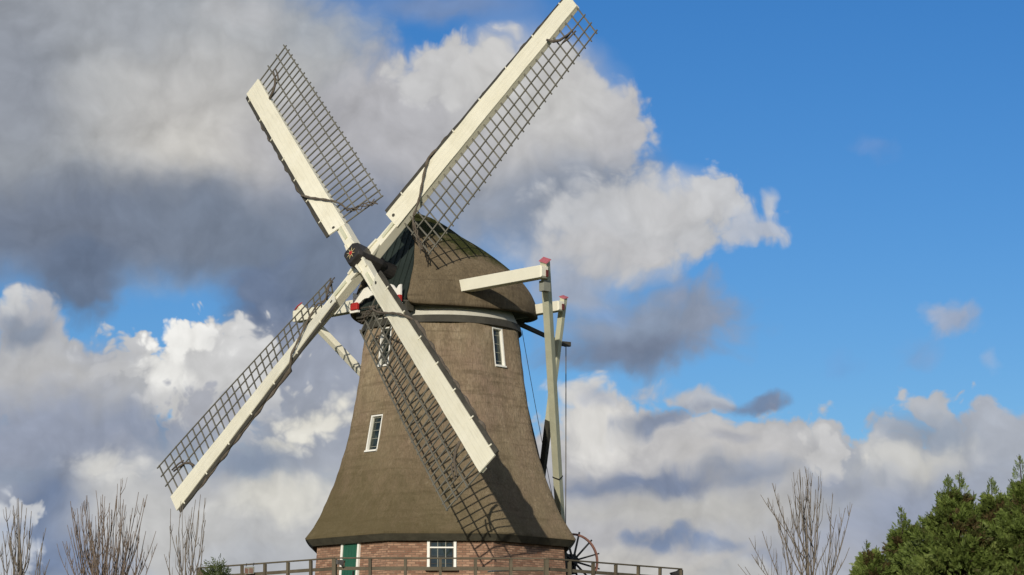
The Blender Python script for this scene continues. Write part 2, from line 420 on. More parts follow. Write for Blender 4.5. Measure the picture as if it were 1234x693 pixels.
base_opening(R(135), 0, 6.2, 8.03, .86, 'door')
base_opening(0, 0, .12, 2.3, 1.5, 'door')

# ---- gallery
gal = MB(); GA, GZ = 7.74, 7.22
def gcor(ap, k, z):
    r = ap / math.cos(math.pi / 8); a = -math.pi / 2 + math.pi / 8 + k * math.pi / 4
    return V((r * math.cos(a), r * math.sin(a), z))
zf = GZ - 1.02
for k in range(8):   # plank deck
    a0, a1, b0, b1 = gcor(4.24, k - 1, zf), gcor(4.24, k, zf), gcor(GA + .12, k - 1, zf), gcor(GA + .12, k, zf)
    for i in range(16):
        t0, t1 = (i + .04) / 16, (i + .96) / 16
        q0 = [a0.lerp(b0, t0), a1.lerp(b1, t0), a1.lerp(b1, t1), a0.lerp(b0, t1)]
        gal.hexa([p - Z * .05 for p in q0], q0)
gallery = gal.build('gallery_deck', M['railwood'], mill)
for k in range(8):
    r = MB(); r.beam(gcor(GA, k - 1, GZ), gcor(GA, k, GZ), Z, .09, .042); r.build('handrail', M['railwood'], gallery, bevel=.006)
    r = MB(); a_, b_ = gcor(GA - .045, k - 1, GZ - .31), gcor(GA - .045, k, GZ - .31); r.beam(a_, b_, Z, .04, .10); r.build('middle_rail', M['railwood'], gallery)
    r = MB(); r.beam(gcor(GA - .06, k - 1, GZ - .92), gcor(GA - .06, k, GZ - .92), Z, .04, .16); r.build('toe_board', M['railwood'], gallery)
    for i in range(6):
        t = i / 6
        p0 = gcor(GA - .02, k - 1, zf - .15).lerp(gcor(GA - .02, k, zf - .15), t); p1 = gcor(GA, k - 1, GZ - .028).lerp(gcor(GA, k, GZ - .028), t)
        jx = V((random.uniform(-.015, .015), random.uniform(-.015, .015), 0))
        r = MB(); w_ = .12 if i == 0 else .085
        r.beam(p0, p1 + jx, (p0 - V((0, 0, p0.z))).normalized(), w_, w_); r.build('railing_post', M['railwood'], gallery)
    # strut from the wall to the edge of the deck
    for t in (0, .5):
        p0 = gcor(wa(3.6) + .02, k - 1, 3.6).lerp(gcor(wa(3.6) + .02, k, 3.6), t); p1 = gcor(GA - .35, k - 1, zf - .22).lerp(gcor(GA - .35, k, zf - .22), t)
        r = MB(); r.beam(p0, p1, Z, .16, .18); r.build('gallery_strut', M['railwood'], gallery)
        p0 = gcor(4.2, k - 1, zf - .15).lerp(gcor(4.2, k, zf - .15), t); p1 = gcor(GA + .05, k - 1, zf - .15).lerp(gcor(GA + .05, k, zf - .15), t)
        r = MB(); r.beam(p0, p1, Z, .14, .17); r.build('gallery_joist', M['railwood'], gallery)

# ---- cap: curb ring, thatch shell, gable
def circ(r, z, n=72): return [(r * math.cos(2 * math.pi * k / n), r * math.sin(2 * math.pi * k / n), z) for k in range(n)]
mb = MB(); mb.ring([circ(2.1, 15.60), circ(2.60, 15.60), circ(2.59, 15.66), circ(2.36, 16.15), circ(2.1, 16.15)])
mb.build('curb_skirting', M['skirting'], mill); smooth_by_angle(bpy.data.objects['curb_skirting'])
mb = MB(); mb.ring([circ(2.3, 15.35), circ(2.725, 15.35), circ(2.67, 15.595), circ(2.3, 15.595)])
o = mb.build('curb_band', M['darkwood'], mill); smooth_by_angle(o)

ST = [(2.92, 1.34, 15.95, 19.30, 1.30), (2.55, 1.86, 15.93, 19.30, 1.24), (1.95, 2.30, 15.90, 19.28, .95), (1.3, 2.64, 15.88, 19.24, .66), (.6, 2.88, 15.88, 19.15, .36),
      (-.1, 2.96, 15.90, 19.00, .14), (-.8, 2.88, 15.92, 18.78, 0), (-1.5, 2.66, 15.95, 18.46, 0), (-2.1, 2.33, 16.0, 18.16, 0), (-2.7, 1.90, 16.05, 17.80, 0),
      (-3.2, 1.44, 16.1, 17.45, 0), (-3.6, .95, 16.15, 16.92, 0), (-3.85, .5, 16.2, 16.55, 0), (-3.93, .15, 16.2, 16.32, 0)]
NS = 28
def section(q0, w, zb, zt, lean, k):
    x = k / NS * 2 - 1; sg = 1 if x > 0 else -1      # -1 .. 1 across, pointed at the ridge
    fr = (1 - abs(x)) ** .85
    hgt = (zt - zb) * fr
    return cp(q0 - lean * fr ** 1.1, sg * (w * (1 - fr ** 2.5)), zb + hgt)
mb = MB()
rr = []
for q0, w, zb, zt, ln in ST:
    rr.append([section(q0, w, zb, zt, ln, k) for k in range(NS + 1)])
# smooth uneven thatch
for i, r_ in enumerate(rr):
    for k, p in enumerate(r_):
        r_[k] = p + V((math.sin(3 * i + k * 1.7), math.cos(2 * i + k), 0)) * .014 + Z * (random.uniform(-.035, .02) if k in (0, NS) else 0)
mb.ring(rr, closed=False)
cap = mb.build('cap', M['cap_thatch'], mill)
sb = cap.modifiers.new('soft', 'SUBSURF'); sb.levels = 1; sb.render_levels = 2
so = cap.modifiers.new('thick', 'SOLIDIFY'); so.thickness = .24; so.offset = -1
# find which way the normals point, thatch must thicken inwards
if sum((p.normal.dot(p.center - V((0, 0, 16.8)))) for p in cap.data.polygons) < 0: cap.data.flip_normals()
cap.data.polygons.foreach_set('use_smooth', [True] * len(cap.data.polygons))
# soffit under the cap
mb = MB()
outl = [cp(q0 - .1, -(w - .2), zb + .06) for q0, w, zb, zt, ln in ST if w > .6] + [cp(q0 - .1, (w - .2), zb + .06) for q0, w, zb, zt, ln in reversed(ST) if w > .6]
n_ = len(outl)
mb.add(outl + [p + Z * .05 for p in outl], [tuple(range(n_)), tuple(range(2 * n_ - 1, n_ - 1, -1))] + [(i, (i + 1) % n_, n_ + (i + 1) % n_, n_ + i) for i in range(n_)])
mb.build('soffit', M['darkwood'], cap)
# ridge roll of turf and thatch
mb = MB(); pts = []
for q0, w, zb, zt, ln in ST[:11]: pts.append(cp(q0 - ln, 0, zt - .03))
mb.tube(pts, [.13] * len(pts), 8); o = mb.build('ridge', M['cap_thatch'], cap, True)
# green boarded gable, slightly inside the front edge
q0, w, zb, zt, ln = ST[0]
fr = [section(q0 - .1, w - .18, zb - .0, zt - .2, ln, k) for k in range(NS + 1)]
mb = MB(); bk = [p - HF * .06 for p in fr]
mb.add(fr + bk, [tuple(range(NS + 1)), tuple(range(2 * NS + 1, NS, -1))] + [(i, i + 1, NS + 2 + i, NS + 1 + i) for i in range(NS)])
gb = mb.build('gable', M['gable'], cap)
mb = MB()
for i in range(-3, 4):      # cover strips on the boards
    l = i * .28
    zs = [section(q0 - .1, w - .18, zb, zt - .2, ln, k) for k in range(NS + 1)]
    zt_ = max(p.z for p in zs if abs(p.dot(E) - l) < .16) - .16
    f1 = (zt_ - zb) / (zt - zb)
    mb.beam(cp(q0 - .105, l, zb + .05), cp(q0 - .105 - ln * f1 ** 1.1, l, zt_), HF, .025, .03)
mb.build('board_strip', M['gable'], gb)
# white scalloped board with red ends under the windshaft
mb = MB(); fr = []; bk = []
NB = 24
top = []; bot = []
for i in range(NB + 1):
    x = -1 + 2 * i / NB
    zt_ = 16.28 + .42 * (1 - x * x) ** .5 - .1 * math.exp(-((abs(x) - .8) / .1) ** 2) + .28 * max(0, abs(x) - .86) / .14
    zb_ = 15.98 + .34 * (1 - abs(x) ** 2.2) + .05 * abs(math.sin(x * 9))
    top.append(cp(3.0, x * 1.18, zt_)); bot.append(cp(3.0, x * 1.18, zb_))
o = len(mb.v)
vs = top + bot + [p - HF * .07 for p in top] + [p - HF * .07 for p in bot]; n1 = NB + 1
fs = []
for i in range(NB):
    fs += [(i, i + 1, n1 + i + 1, n1 + i), (2 * n1 + i + 1, 2 * n1 + i, 3 * n1 + i, 3 * n1 + i + 1), (i, 2 * n1 + i, 2 * n1 + i + 1, i + 1), (n1 + i, n1 + i + 1, 3 * n1 + i + 1, 3 * n1 + i)]
fs += [(0, n1, 3 * n1, 2 * n1), (NB, 2 * n1 + NB, 3 * n1 + NB, n1 + NB)]
mb.add(vs, fs); bd = mb.build('front_board', M['white'], cap)
for sg in (-1, 1):
    mb = MB(); mb.box(cp(3.02, sg * 1.06, 16.08), E, HF, Z, .34, .12, .24); mb.build('red_tip', M['red'], bd, bevel=.02)
    mb = MB(); mb.box(cp(3.01, sg * 1.06, 15.90), E, HF, Z, .40, .10, .07); mb.build('lower_moulding', M['white'], bd)
# beams inside the front of the cap (the breast beam) 
mb = MB(); mb.beam(cp(2.62, -1.25, 15.86), cp(2.62, 1.25, 15.86), Z, .3, .3); mb.build('breast_beam', M['darkwood'], cap)

# ---- windshaft and hub
mb = MB(); mb.tube([HUB - NX * 2.2, HUB - NX * .5], [.3, .27], 16); mb.build('windshaft', M['black'], mill)
CA, CB = PHI, PHI + math.pi / 2
dA = E * math.cos(PHI) + U * math.sin(PHI); dC = -E * math.sin(PHI) + U * math.cos(PHI)
H2 = HUB; H1 = HUB + NX * .3605
mb = MB()
def sq(c, w): return [c - dA * w - dC * w, c + dA * w - dC * w, c + dA * w + dC * w, c - dA * w + dC * w]
def oc(c, w):
    k = w * .72
    return [c + dA * x + dC * y for x, y in ((-w, -k), (-k, -w), (k, -w), (w, -k), (w, k), (k, w), (-k, w), (-w, k))]
mb.ring([oc(HUB - NX * .6, .27), oc(HUB - NX * .34, .345), oc(H1 + NX * .24, .345), oc(H1 + NX * .38, .29)], capb=True, capt=True)
hub = mb.build('hub', M['black'], mill, bevel=.02)
mb = MB(); c = H1 + NX * .392; n_ = 16; pts = []
for i in range(n_):
    a = 2 * math.pi * i / n_; r_ = .22 if i % 2 == 0 else .05
    pts.append(c + dA * math.cos(a) * r_ + dC * math.sin(a) * r_)
mb.add(pts + [p + NX * .012 for p in pts], [tuple(range(n_)), tuple(range(2 * n_ - 1, n_ - 1, -1))] + [(i, (i + 1) % n_, n_ + (i + 1) % n_, n_ + i) for i in range(n_)])
mb.build('star', M['gold'], hub)
mb = MB(); mb.ring([[c + NX * .012 + (dA * math.cos(a) + dC * math.sin(a)) * r_ for a in [2 * math.pi * k / 12 for k in range(12)]] for r_ in (.075, .07)], capb=True)
mb.tube([c + NX * .013, c + NX * .03], [.075, .06], 12); mb.build('star_centre', M['red'], hub)

# ---- sails
RT = 11.08
def twist(r):
    t = min(max((r - 1.6) / (RT - 1.6), 0), 1)
    return R(21) * (1 - t) ** 1.15 - R(1)
def sail(H, d, tr, idx):
    """d along the sail, tr towards the lattice (trailing) side"""
    def P(r, s, m=0.0):
        w = twist(r); sd = tr * math.cos(w) - NX * math.sin(w); nn = NX * math.cos(w) + tr * math.sin(w)
        bow = .16 * (r / RT) ** 2 * 0
        return H + d * r + sd * s + nn * (m + bow)
    def sf(r):      # front face of the stock
        t = r / RT
        return (.14 - .06 * t / .5) if t < .5 else (.08 - .055 * (t - .5) / .5)
    # leading board
    mb = MB(); rings = []
    NB = 26
    for i in range(NB + 1):
        r = 1.62 + (RT - 1.62) * i / NB; wv = .006 * math.sin(i * 1.1 + idx * 2) + .004 * math.sin(i * 2.7 + idx)
        s0 = -.49 - .13 * i / NB; s1 = .155 - .05 * i / NB
        f0 = sf(r) + .045 + wv; f1 = f0 - .006
        rings.append([P(r, s0, f0 - .05), P(r, s0, f0), P(r, s1, f1), P(r, s1, f1 - .042)])
        for j_, v_ in enumerate((s0, s0, s1, s1)): mb.uv[i * 4 + j_] = (r, v_)
    # the inner end stops short of the stock, so the board starts outside it
    mb.ring(rings, capb=True, capt=True)
    bd = mb.build('sail', M['board'], mill)
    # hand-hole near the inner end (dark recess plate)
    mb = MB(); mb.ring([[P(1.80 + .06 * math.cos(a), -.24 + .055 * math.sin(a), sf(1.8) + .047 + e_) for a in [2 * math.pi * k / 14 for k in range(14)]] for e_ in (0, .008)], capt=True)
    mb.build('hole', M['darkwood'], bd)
    # dark batten along the leading edge
    mb = MB(); rings = []
    for i in range(27):
        r = 1.66 + (RT - 1.72) * i / 26
        s0 = -.49 - .13 * (r - 1.62) / (RT - 1.62); j = random.uniform(-.012, .012)
        f0 = sf(r) + .02
        rings.append([P(r, s0 - .15 + j, f0 - .08), P(r, s0 - .15 + j, f0 - .03), P(r, s0 - .006, f0 - .005), P(r, s0 - .006, f0 - .07)])
    mb.ring(rings, capb=True, capt=True); mb.build('leading_batten', M['darkwood'], bd)
    # clamps across the batten
    for i in range(7):
        r = 2.5 + i * 1.36; s0 = -.49 - .13 * (r - 1.62) / (RT - 1.62); f0 = sf(r) + .05
        mb = MB(); a_, b_ = P(r, s0 - .10, f0 - .03), P(r, s0 + .05, f0 + .008)
        mb.beam(a_, b_, NX, .04, .025); mb.build('clamp', M['cream'], bd)
    # lattice bars: each one its own mesh
    NBAR = 31; WL = 1.52; far = MB()
    for i in range(NBAR):
        r = 1.85 + (RT - .06 - 1.85) * i / (NBAR - 1)
        j = random.uniform(-.014, .014)
        mb = far if idx == 1 else MB()
        mb.beam(P(r, .06, -.02), P(r + j, .16 + WL + .04 + random.uniform(0, .05), .0), d, .036, .042)
        if idx != 1: mb.build('lattice_bar', M['lath'], bd)
    if idx == 1: tag(far.build('lattice_bars', M['lath'], bd), kind='stuff')      # the farthest sail
    for fr_ in (.36, .70, 1.0):
        mb = MB(); rings = []
        for i in range(14):
            r = 1.78 + (RT + .04 - 1.78) * i / 13
            s_ = .16 + WL * fr_
            rings.append([P(r, s_ - .02, .021), P(r, s_ + .02, .021), P(r, s_ + .02, .055), P(r, s_ - .02, .055)])
        mb.ring(rings, capb=True, capt=True); mb.build('lattice_lath', M['lath'], bd)
    # furled canvas: rolled along the leading edge, crossing the board near the root to the lattice
    pts = []; rad = []
    for i in range(64):
        t = i / 63
        if t < .62:
            r = 10.0 - (10.0 - 4.5) * t / .62; s_ = -.63 - .13 * (r - 1.62) / 9.4; m_ = -.06
            s_ += .03 * math.sin(i * 1.3 + idx); k_ = .045 + .018 * math.sin(i * .9 + idx * 2) + .035 * math.exp(-((r - 4.7) / .5) ** 2)
        else:
            u_ = (t - .62) / .38; sm = u_ * u_ * (3 - 2 * u_)
            r = 4.5 - 2.35 * u_; s_ = -.67 + 1.12 * sm; m_ = -.06 + .27 * min(1, u_ * 5) * (1 if u_ < .92 else .5); k_ = .046 + .010 * math.sin(i * 1.7) - .014 * u_
        pts.append(P(r, s_, m_ + .04)); rad.append(k_)
    mb = MB(); mb.tube(pts, rad, 7); mb.build('furled_canvas', M['canvas'], bd, True)
    # loose bolt rope of the canvas lashed to the lattice near the root
    mb = MB()
    for k in range(3):
        q_ = [P(2.15 + .05 * k, .44, .1 + .05 * k)]
        for i in range(1, 6): q_.append(P(2.15 - .09 * i + .10 * math.sin(i * 1.9 + k * 2 + idx), .44 + .2 * i, .1 + .06 * math.sin(i * 2.3 + k)))
        mb.tube(q_, .022, 5)
    mb.build('lashing', M['canvas'], bd, True)
    # rope pulled through the bars near the tip
    q_ = [P(9.62, .12, .13), P(9.74, .4, .13), P(9.95, .62, .12), P(10.25, .74, .11), P(10.5, .8, .11)]
    mb = MB(); mb.tube(q_, [.045, .05, .045, .035, .03], 6)
    mb.tube([P(9.95, .78, .1), P(10.2, .88, .1), P(10.55, .93, .1)], .03, 5); mb.build('tip_rope', M['canvas'], bd, True)
    return bd
for i, (H, d, tr) in enumerate(((H2, dA, -dC), (H1, dC, dA), (H2, -dA, dC), (H1, -dC, -dA))): sail(H, d, tr, i)
for H, d in ((H2, dA), (H1, dC)):
    mb = MB(); sd = NX.cross(d)
    def q4(r, w, h): c_ = H + d * r - NX * .04; return [c_ - sd * w / 2 - NX * h / 2, c_ + sd * w / 2 - NX * h / 2, c_ + sd * w / 2 + NX * h / 2, c_ - sd * w / 2 + NX * h / 2]
    mb.ring([q4(-RT + .02, .2, .13), q4(-5.5, .29, .24), q4(-.6, .36, .36), q4(.6, .36, .36), q4(5.5, .29, .24), q4(RT - .02, .2, .13)], capb=True, capt=True)
    st = mb.build('stock', M['cream'], mill, bevel=.012)
    for sg in (-1, 1):    # wedges beside the hub
        for k in (-1, 1):
            mb = MB(); mb.beam(H + d * sg * .36 + sd * k * .17 + NX * .15, H + d * sg * .78 + sd * k * .14 + NX * .17, NX, .09, .1, .07, .05); mb.build('wedge', M['cream'], st)
        mb = MB(); mb.beam(H + d * sg * 1.0 + NX * .15, H + d * sg * 1.62 + NX * .17, NX, .12, .035); mb.build('iron_strap', M['shadecream'], st)

# ---- winding frame at the back of the cap
TB = cp(-5.9, 0, 7.3)                          # foot of the tail pole
def brace(name, p, q, w, m1, m2, f, over=.45):
    d = (q - p).normalized(); s0 = p - d * over
    mid = p.lerp(q, f)
    mb = MB(); mb.beam(s0, mid, E, w * .85, w, w * .85, w); o = mb.build(name, m1, mill, bevel=.015)
    mb = MB(); mb.beam(mid + d * .002, q, E, w * .85, w, w * .8, w * .95); mb.build('tarred_foot', M['darkwood'], o)
    mb = MB(); mb.beam(s0 - d * .03, s0, E, w * .95, w * 1.05, w * 1.1, w * 1.25); mb.build('end_cap', m2, o)
    return o
# long cross beam
mb = MB(); mb.beam(cp(1.3, -6.1, 16.54), cp(1.3, 6.1, 16.54), Z, .34, .40); ls = mb.build('long_cross_beam', M['cream'], mill, bevel=.015)
for sg in (-1, 1):
    mb = MB(); a_ = cp(1.3, sg * 6.102, 16.54); mb.beam(a_, a_ + E * sg * .05, Z, .34, .40, .28, .3); mb.build('beam_end', M['cream'], ls)
    mb = MB(); mb.box(a_ + E * sg * .055 - HF * .09 - Z * .05, E, HF, Z, .03, .10, .22); mb.build('red_tip', M['redend'], ls)
    p = cp(1.3 - .33, sg * 5.86, 16.56)
    br_ = brace('long_brace', p, TB + E * sg * .05, .255, M['shadecream'] if sg > 0 else M['cream'], M['pink'] if sg > 0 else M['red'], .80, .5)
    mb = MB(); mb.box(p + HF * .02 - Z * .42 - E * sg * .02, E, HF, Z, .22, .30, .34); mb.build('bracket', M['grey'], br_)
    for t in ((.255, .275) if sg < 0 else (.64,)):
        c_ = p.lerp(TB + E * sg * .05, t); dd = (TB - p).normalized(); mb = MB(); mb.beam(c_, c_ + dd * .05, E, .235, .275); mb.build('iron_band', M['black'], br_)
# short cross beam
mb = MB(); mb.beam(cp(-2.6, -3.1, 16.28), cp(-2.6, 3.1, 16.28), Z, .30, .34); ss = mb.build('short_cross_beam', M['cream'], mill, bevel=.015)
TM = cp(-4.8, -.15, 10.3)
for sg in (-1, 1):
    mb = MB(); a_ = cp(-2.6, sg * 3.102, 16.28); mb.beam(a_, a_ + E * sg * .05, Z, .3, .34, .24, .26); mb.build('beam_end', M['cream'], ss)
    mb = MB(); mb.box(a_ + E * sg * .055 - HF * .06 - Z * .03, E, HF, Z, .03, .11, .2); mb.build('red_tip', M['redend'], ss)
    brace('short_brace', cp(-2.6 - .3, sg * 2.9, 16.3), TM + E * sg * .1, .205, M['shadecream'], M['pink'], .60, .36)
mb = MB(); mb.beam(cp(-3.0, -.1, 16.2), TB, E, .26, .28); mb.build('tail_pole', M['darkwood'], mill)
# winding wheel on the foot of the tail pole
wc = at(690.5, 676, 4.1); wx = V((.93, .36, 0)).normalized(); wn = V((.36, -.93, 0)).normalized()
mb = MB(); mb.tube([wc - wn * .3, wc + wn * .25], [.15, .13], 12); wh = mb.build('winding_wheel', M['black'], mill)
mb = MB(); mb.box(wc - wn * .3 - Z * .1, wx, wn, Z, .35, .35, .7); mb.build('wheel_block', M['black'], wh)
for k in range(12):
    a = R(16 + 30 * k); dr = wx * math.cos(a) + Z * math.sin(a)
    mb = MB(); mb.beam(wc + dr * .1, wc + dr * 1.05, wn, .065, .06, .05, .05); mb.build('spoke', M['black'], wh)
mb = MB(); mb.ring([[wc + wn * e_ + (wx * math.cos(a) + Z * math.sin(a)) * r_ for a in [2 * math.pi * k / 48 for k in range(48)]] for r_, e_ in ((.90, -.035), (.97, -.035), (.97, .035), (.90, .035), (.90, -.035))])
mb.build('rim', M['wheelred'], wh)
mb = MB(); mb.beam(cp(-6.0, 0, 7.9), wc - wn * .3, Z, .22, .26); mb.build('wheel_bearer', M['darkwood'], wh)
# brake lever with its rope
pe = at(682, 416, 3.2)
mb = MB(); mb.beam(at(612, 384, 1.6), pe, Z, .13, .15, .1, .12); lv = mb.build('brake_lever', M['darkwood'], mill)
mb = MB(); mb.box(pe + Z * .04, V((1, .6, 0)).normalized(), V((-.6, 1, 0)).normalized(), Z, .34, .14, .16); mb.build('lever_head', M['darkwood'], lv)
mb = MB(); b0 = pe - Z * .05; mb.tube([b0, b0.lerp(V((pe.x - .06, pe.y, 6.5)), .5) + V((.01, 0, 0)), V((pe.x - .06, pe.y, 6.5))], .018, 5); mb.build('brake_rope', M['rope'], lv)
# thin rope from the cap rear to the tail pole
mb = MB(); a_ = at(629, 398, 2.6); b_ = at(668, 610, 4.2)
mb.tube([a_.lerp(b_, t) - Z * .35 * t * (1 - t) for t in [i / 8 for i in range(9)]], .011, 5); mb.build('tackle_rope', M['rope'], mill)

# ---------------------------------------------------------------- things on the gallery railing
def floodlight(pt, face, label):
    t = empty('floodlight', pt); t['label'] = label; t['category'] = 'floodlight'; t['group'] = 'floodlights on the gallery railing'
    f = V(face).normalized(); s_ = f.cross(Z)
    mb = MB(); mb.beam(f * .06 + Z * .02, f * .22 - Z * .02, Z, .14, .12, .24, .2); mb.build('housing', M['black'], t)
    mb = MB(); mb.box(f * .225 - Z * .02, s_, f, Z, .2, .008, .16); mb.build('lens', M['glass'], t)
    mb = MB(); mb.box(f * .02, s_, f, Z, .1, .07, .14); mb.build('bracket', M['black'], t)
c0 = gcor(GA, -1, 0); floodlight(V((c0.x + .06, c0.y - .02, GZ - .12)), (1, -.1, -.15), 'small black floodlight on the railing corner post just left of the green door')
c0 = gcor(GA, 1, 0); floodlight(V((c0.x - .10, c0.y - .06, GZ - .13)), (-1, -.25, -.3), 'small black floodlight at the far right end of the gallery railing')
# white pole lying along the front railing
pts = [at(588 + 72 * t, 689 - 2.2 * math.sin(t * 2.6), -GA + .22) for t in [i / 10 for i in range(11)]]
mb = MB(); mb.tube(pts, [.028] * 11, 8); o = mb.build('white_pole', M['white']); tag(o, 'thin white pole laid along the inside of the front gallery railing', 'pole')
# weathered board hung on the left railing
bt = empty('railing_board', (0, 0, 0)); tag(bt, 'small weathered board hung on the left gallery railing', 'board')
bp0 = gcor(GA + .07, -2, GZ - .2).lerp(gcor(GA + .07, -1, GZ - .2), .40); bx = (gcor(GA, -1, 0) - gcor(GA, -2, 0)).normalized(); bn = bx.cross(Z)
mb = MB(); mb.box(bp0, bx, bn, Z, .42, .03, .22); mb.build('panel', M['grey'], bt)
mb = MB()
for sx_ in (-.12, .1):
    for k in range(3): mb.box(bp0 + bx * (sx_ + .06 * (k - 1)) + bn * .02 - Z * .01 * k, bx, bn, Z, .035, .014, .16)
mb.build('mark', M['wheelred'], bt)
mb = MB()
for sx_ in (-.17, .17): mb.beam(bp0 + bx * sx_ + Z * .13 - bn * .0, bp0 + bx * sx_ + Z * .235 - bn * .03, bn, .015, .015)
mb.build('hanger', M['black'], bt)

# ---------------------------------------------------------------- ground
mb = MB(); g = 3000
mb.add([(-g, -g, 0), (g, -g, 0), (g, g, 0), (-g, g, 0)], [(0, 1, 2, 3)])
tag(mb.build('ground', M['ground']), kind='structure')

# ---------------------------------------------------------------- bare trees
def bare_tree(name, px, y, tops, label, m, seed, trunk_h, spread, nstem, group, twigs=4, rad=.03, fork=.0, leader=False):
    """trunk with a head of upright shoots; tops = (px, py) of shoot tips"""
    rnd = random.Random(seed)
    base = at(px, 690, y); t = empty(name, (base.x, y, 0)); tag(t, label, 'tree', group)
    B = V((base.x, y, 0))
    tr = MB(); tr.tube([V((0, 0, -.1)), V((.05, 0, trunk_h * .5)), V((0, .03, trunk_h))], [.2, .15, .13], 10)
    if leader: tr.tube([V((0, .03, trunk_h - .1)), V((.04, 0, trunk_h + 1.2)), (at(px, 640, y) - B), (at(px - 1, 600, y) - B)], [.08, .04, .014, .004], 8)
    tr.build('trunk', m, t, True)
    cr = MB()
    for (tx, ty) in tops:
        yy = y + rnd.uniform(-.7, .7)
        tip = at(tx, ty, yy) - B
        k = rnd.random()
        if leader:
            zs = rnd.uniform(trunk_h * .9, max(trunk_h, tip.z - 1.3)); c0 = (at(px, 640, y) - B)
            f = min(1, max(0, (zs - trunk_h) / max(.1, c0.z - trunk_h))); st = V((.04 * f + c0.x * f * f, 0, zs))
        else:
            st = V((rnd.uniform(-.14, .14), rnd.uniform(-.14, .14), trunk_h - rnd.random() * .3))
        hor = V((tip.x - st.x, tip.y - st.y, 0)); L = tip.z - st.z
        pts = []; n = 9; w1 = rnd.uniform(-.09, .09); w2 = rnd.uniform(-.09, .09)
        for i in range(n + 1):
            u = i / n
            h = (u * (1 - fork) + fork * (1 - (1 - u) ** 2.2)) if not leader else u ** .85
            pts.append(st + hor * h + Z * (L * u) + V((w1 * math.sin(u * 7 + k * 6), w2 * math.sin(u * 6 + k * 9), 0)) * (1.2 * (1 - u) + .3))
        r0 = rad * rnd.uniform(.6, 1.15)
        cr.tube(pts, [r0 * (1 - .86 * i / n) + .004 for i in range(n + 1)], 5)
        for q in range(twigs):
            u = rnd.uniform(.35, .93); i = int(u * n); p = pts[i].lerp(pts[i + 1], u * n - i)
            ln = L * rnd.uniform(.12, .36) * (1.2 - u); a = rnd.uniform(0, 6.28)
            dv = (Z * 1.0 + V((math.cos(a), math.sin(a), 0)) * rnd.uniform(.12, .42)).normalized()
            cr.tube([p, p + dv * ln * .45 + V((math.cos(a), math.sin(a), 0)) * ln * rnd.uniform(.02, .12), p + dv * ln + Z * ln * .12 + V((rnd.uniform(-.05, .05), 0, 0)) * ln], [.0065, .005, .0025], 4)
    cr.build('crown', m, t, True)
    return t
def fan(x0, x1, ybase, peak, n, seed, jitter=22):
    rnd = random.Random(seed); out = []
    for i in range(n):
        t = (i + rnd.random()) / n; x = x0 + (x1 - x0) * t
        out.append((x, peak(t) + rnd.uniform(-.2, 1) * jitter))
    return out
G = 'bare trees with upright winter shoots'
tops = [(21, 601), (14, 609), (32, 612), (8, 611), (38, 616), (26, 605), (17, 618), (3, 640), (57, 636), (60, 674), (-6, 650), (52, 655), (36, 640), (10, 640), (-12, 668), (45, 680)]
bare_tree('bare_tree', 23, -39, tops, 'slim bare tree at the far left, bushy grey leader before a white cloud edge', M['bark'], 3, 3.4, 1, 1, G, 8, .011, leader=True)
pk = lambda t: 622 - 42 * math.sin(t * math.pi) ** .8 + 14 * math.sin(t * 9)
tops = fan(74, 178, 0, lambda t: 634 - 34 * math.sin(min(1, t * 1.05) * math.pi) ** .6, 46, 5, 34) + [(105, 597), (115, 591), (147, 577), (142, 583), (167, 593), (178, 596), (85, 604), (98, 610), (126, 598), (153, 608), (173, 600), (160, 612), (188, 640), (190, 655), (70, 655)]
bare_tree('bare_tree', 128, -35, tops, 'broad multi-stemmed bare tree with many dense upright shoots, reddish at the base', M['bark_red'], 11, 3.9, 1, 1, G, 6, .010, fork=.45)
tops = [(207, 613), (218, 604), (221, 609), (231, 611), (236, 602), (242, 596), (247, 600), (249, 627), (239, 615), (228, 626), (203, 634), (213, 645), (232, 630), (246, 640), (225, 645), (198, 668)]
bare_tree('bare_tree', 224, -37, tops, 'small bare tree with sparse thin shoots below the tip of the lowest left sail', M['bark'], 19, 4.0, 1, 1, G, 4, .0095, fork=.5)
tops = [(970, 562), (963, 566), (956, 569), (986, 574), (979, 570), (974, 566), (930, 582), (917, 596), (1005, 595), (1027, 607), (1019, 612), (903, 648), (919, 640), (949, 596), (942, 610), (990, 580), (960, 580), (1008, 620), (1000, 640), (925, 600), (890, 680), (898, 683), (938, 640), (952, 610), (1016, 640), (907, 668), (1022, 660), (982, 590), (967, 575), (935, 620)]
bare_tree('bare_tree', 972, -33, tops, 'bare tree with a tall tuft of twigs on its leader, left of the green conifers', M['bark'], 23, 3.4, 1, 1, G, 10, .012, leader=True)

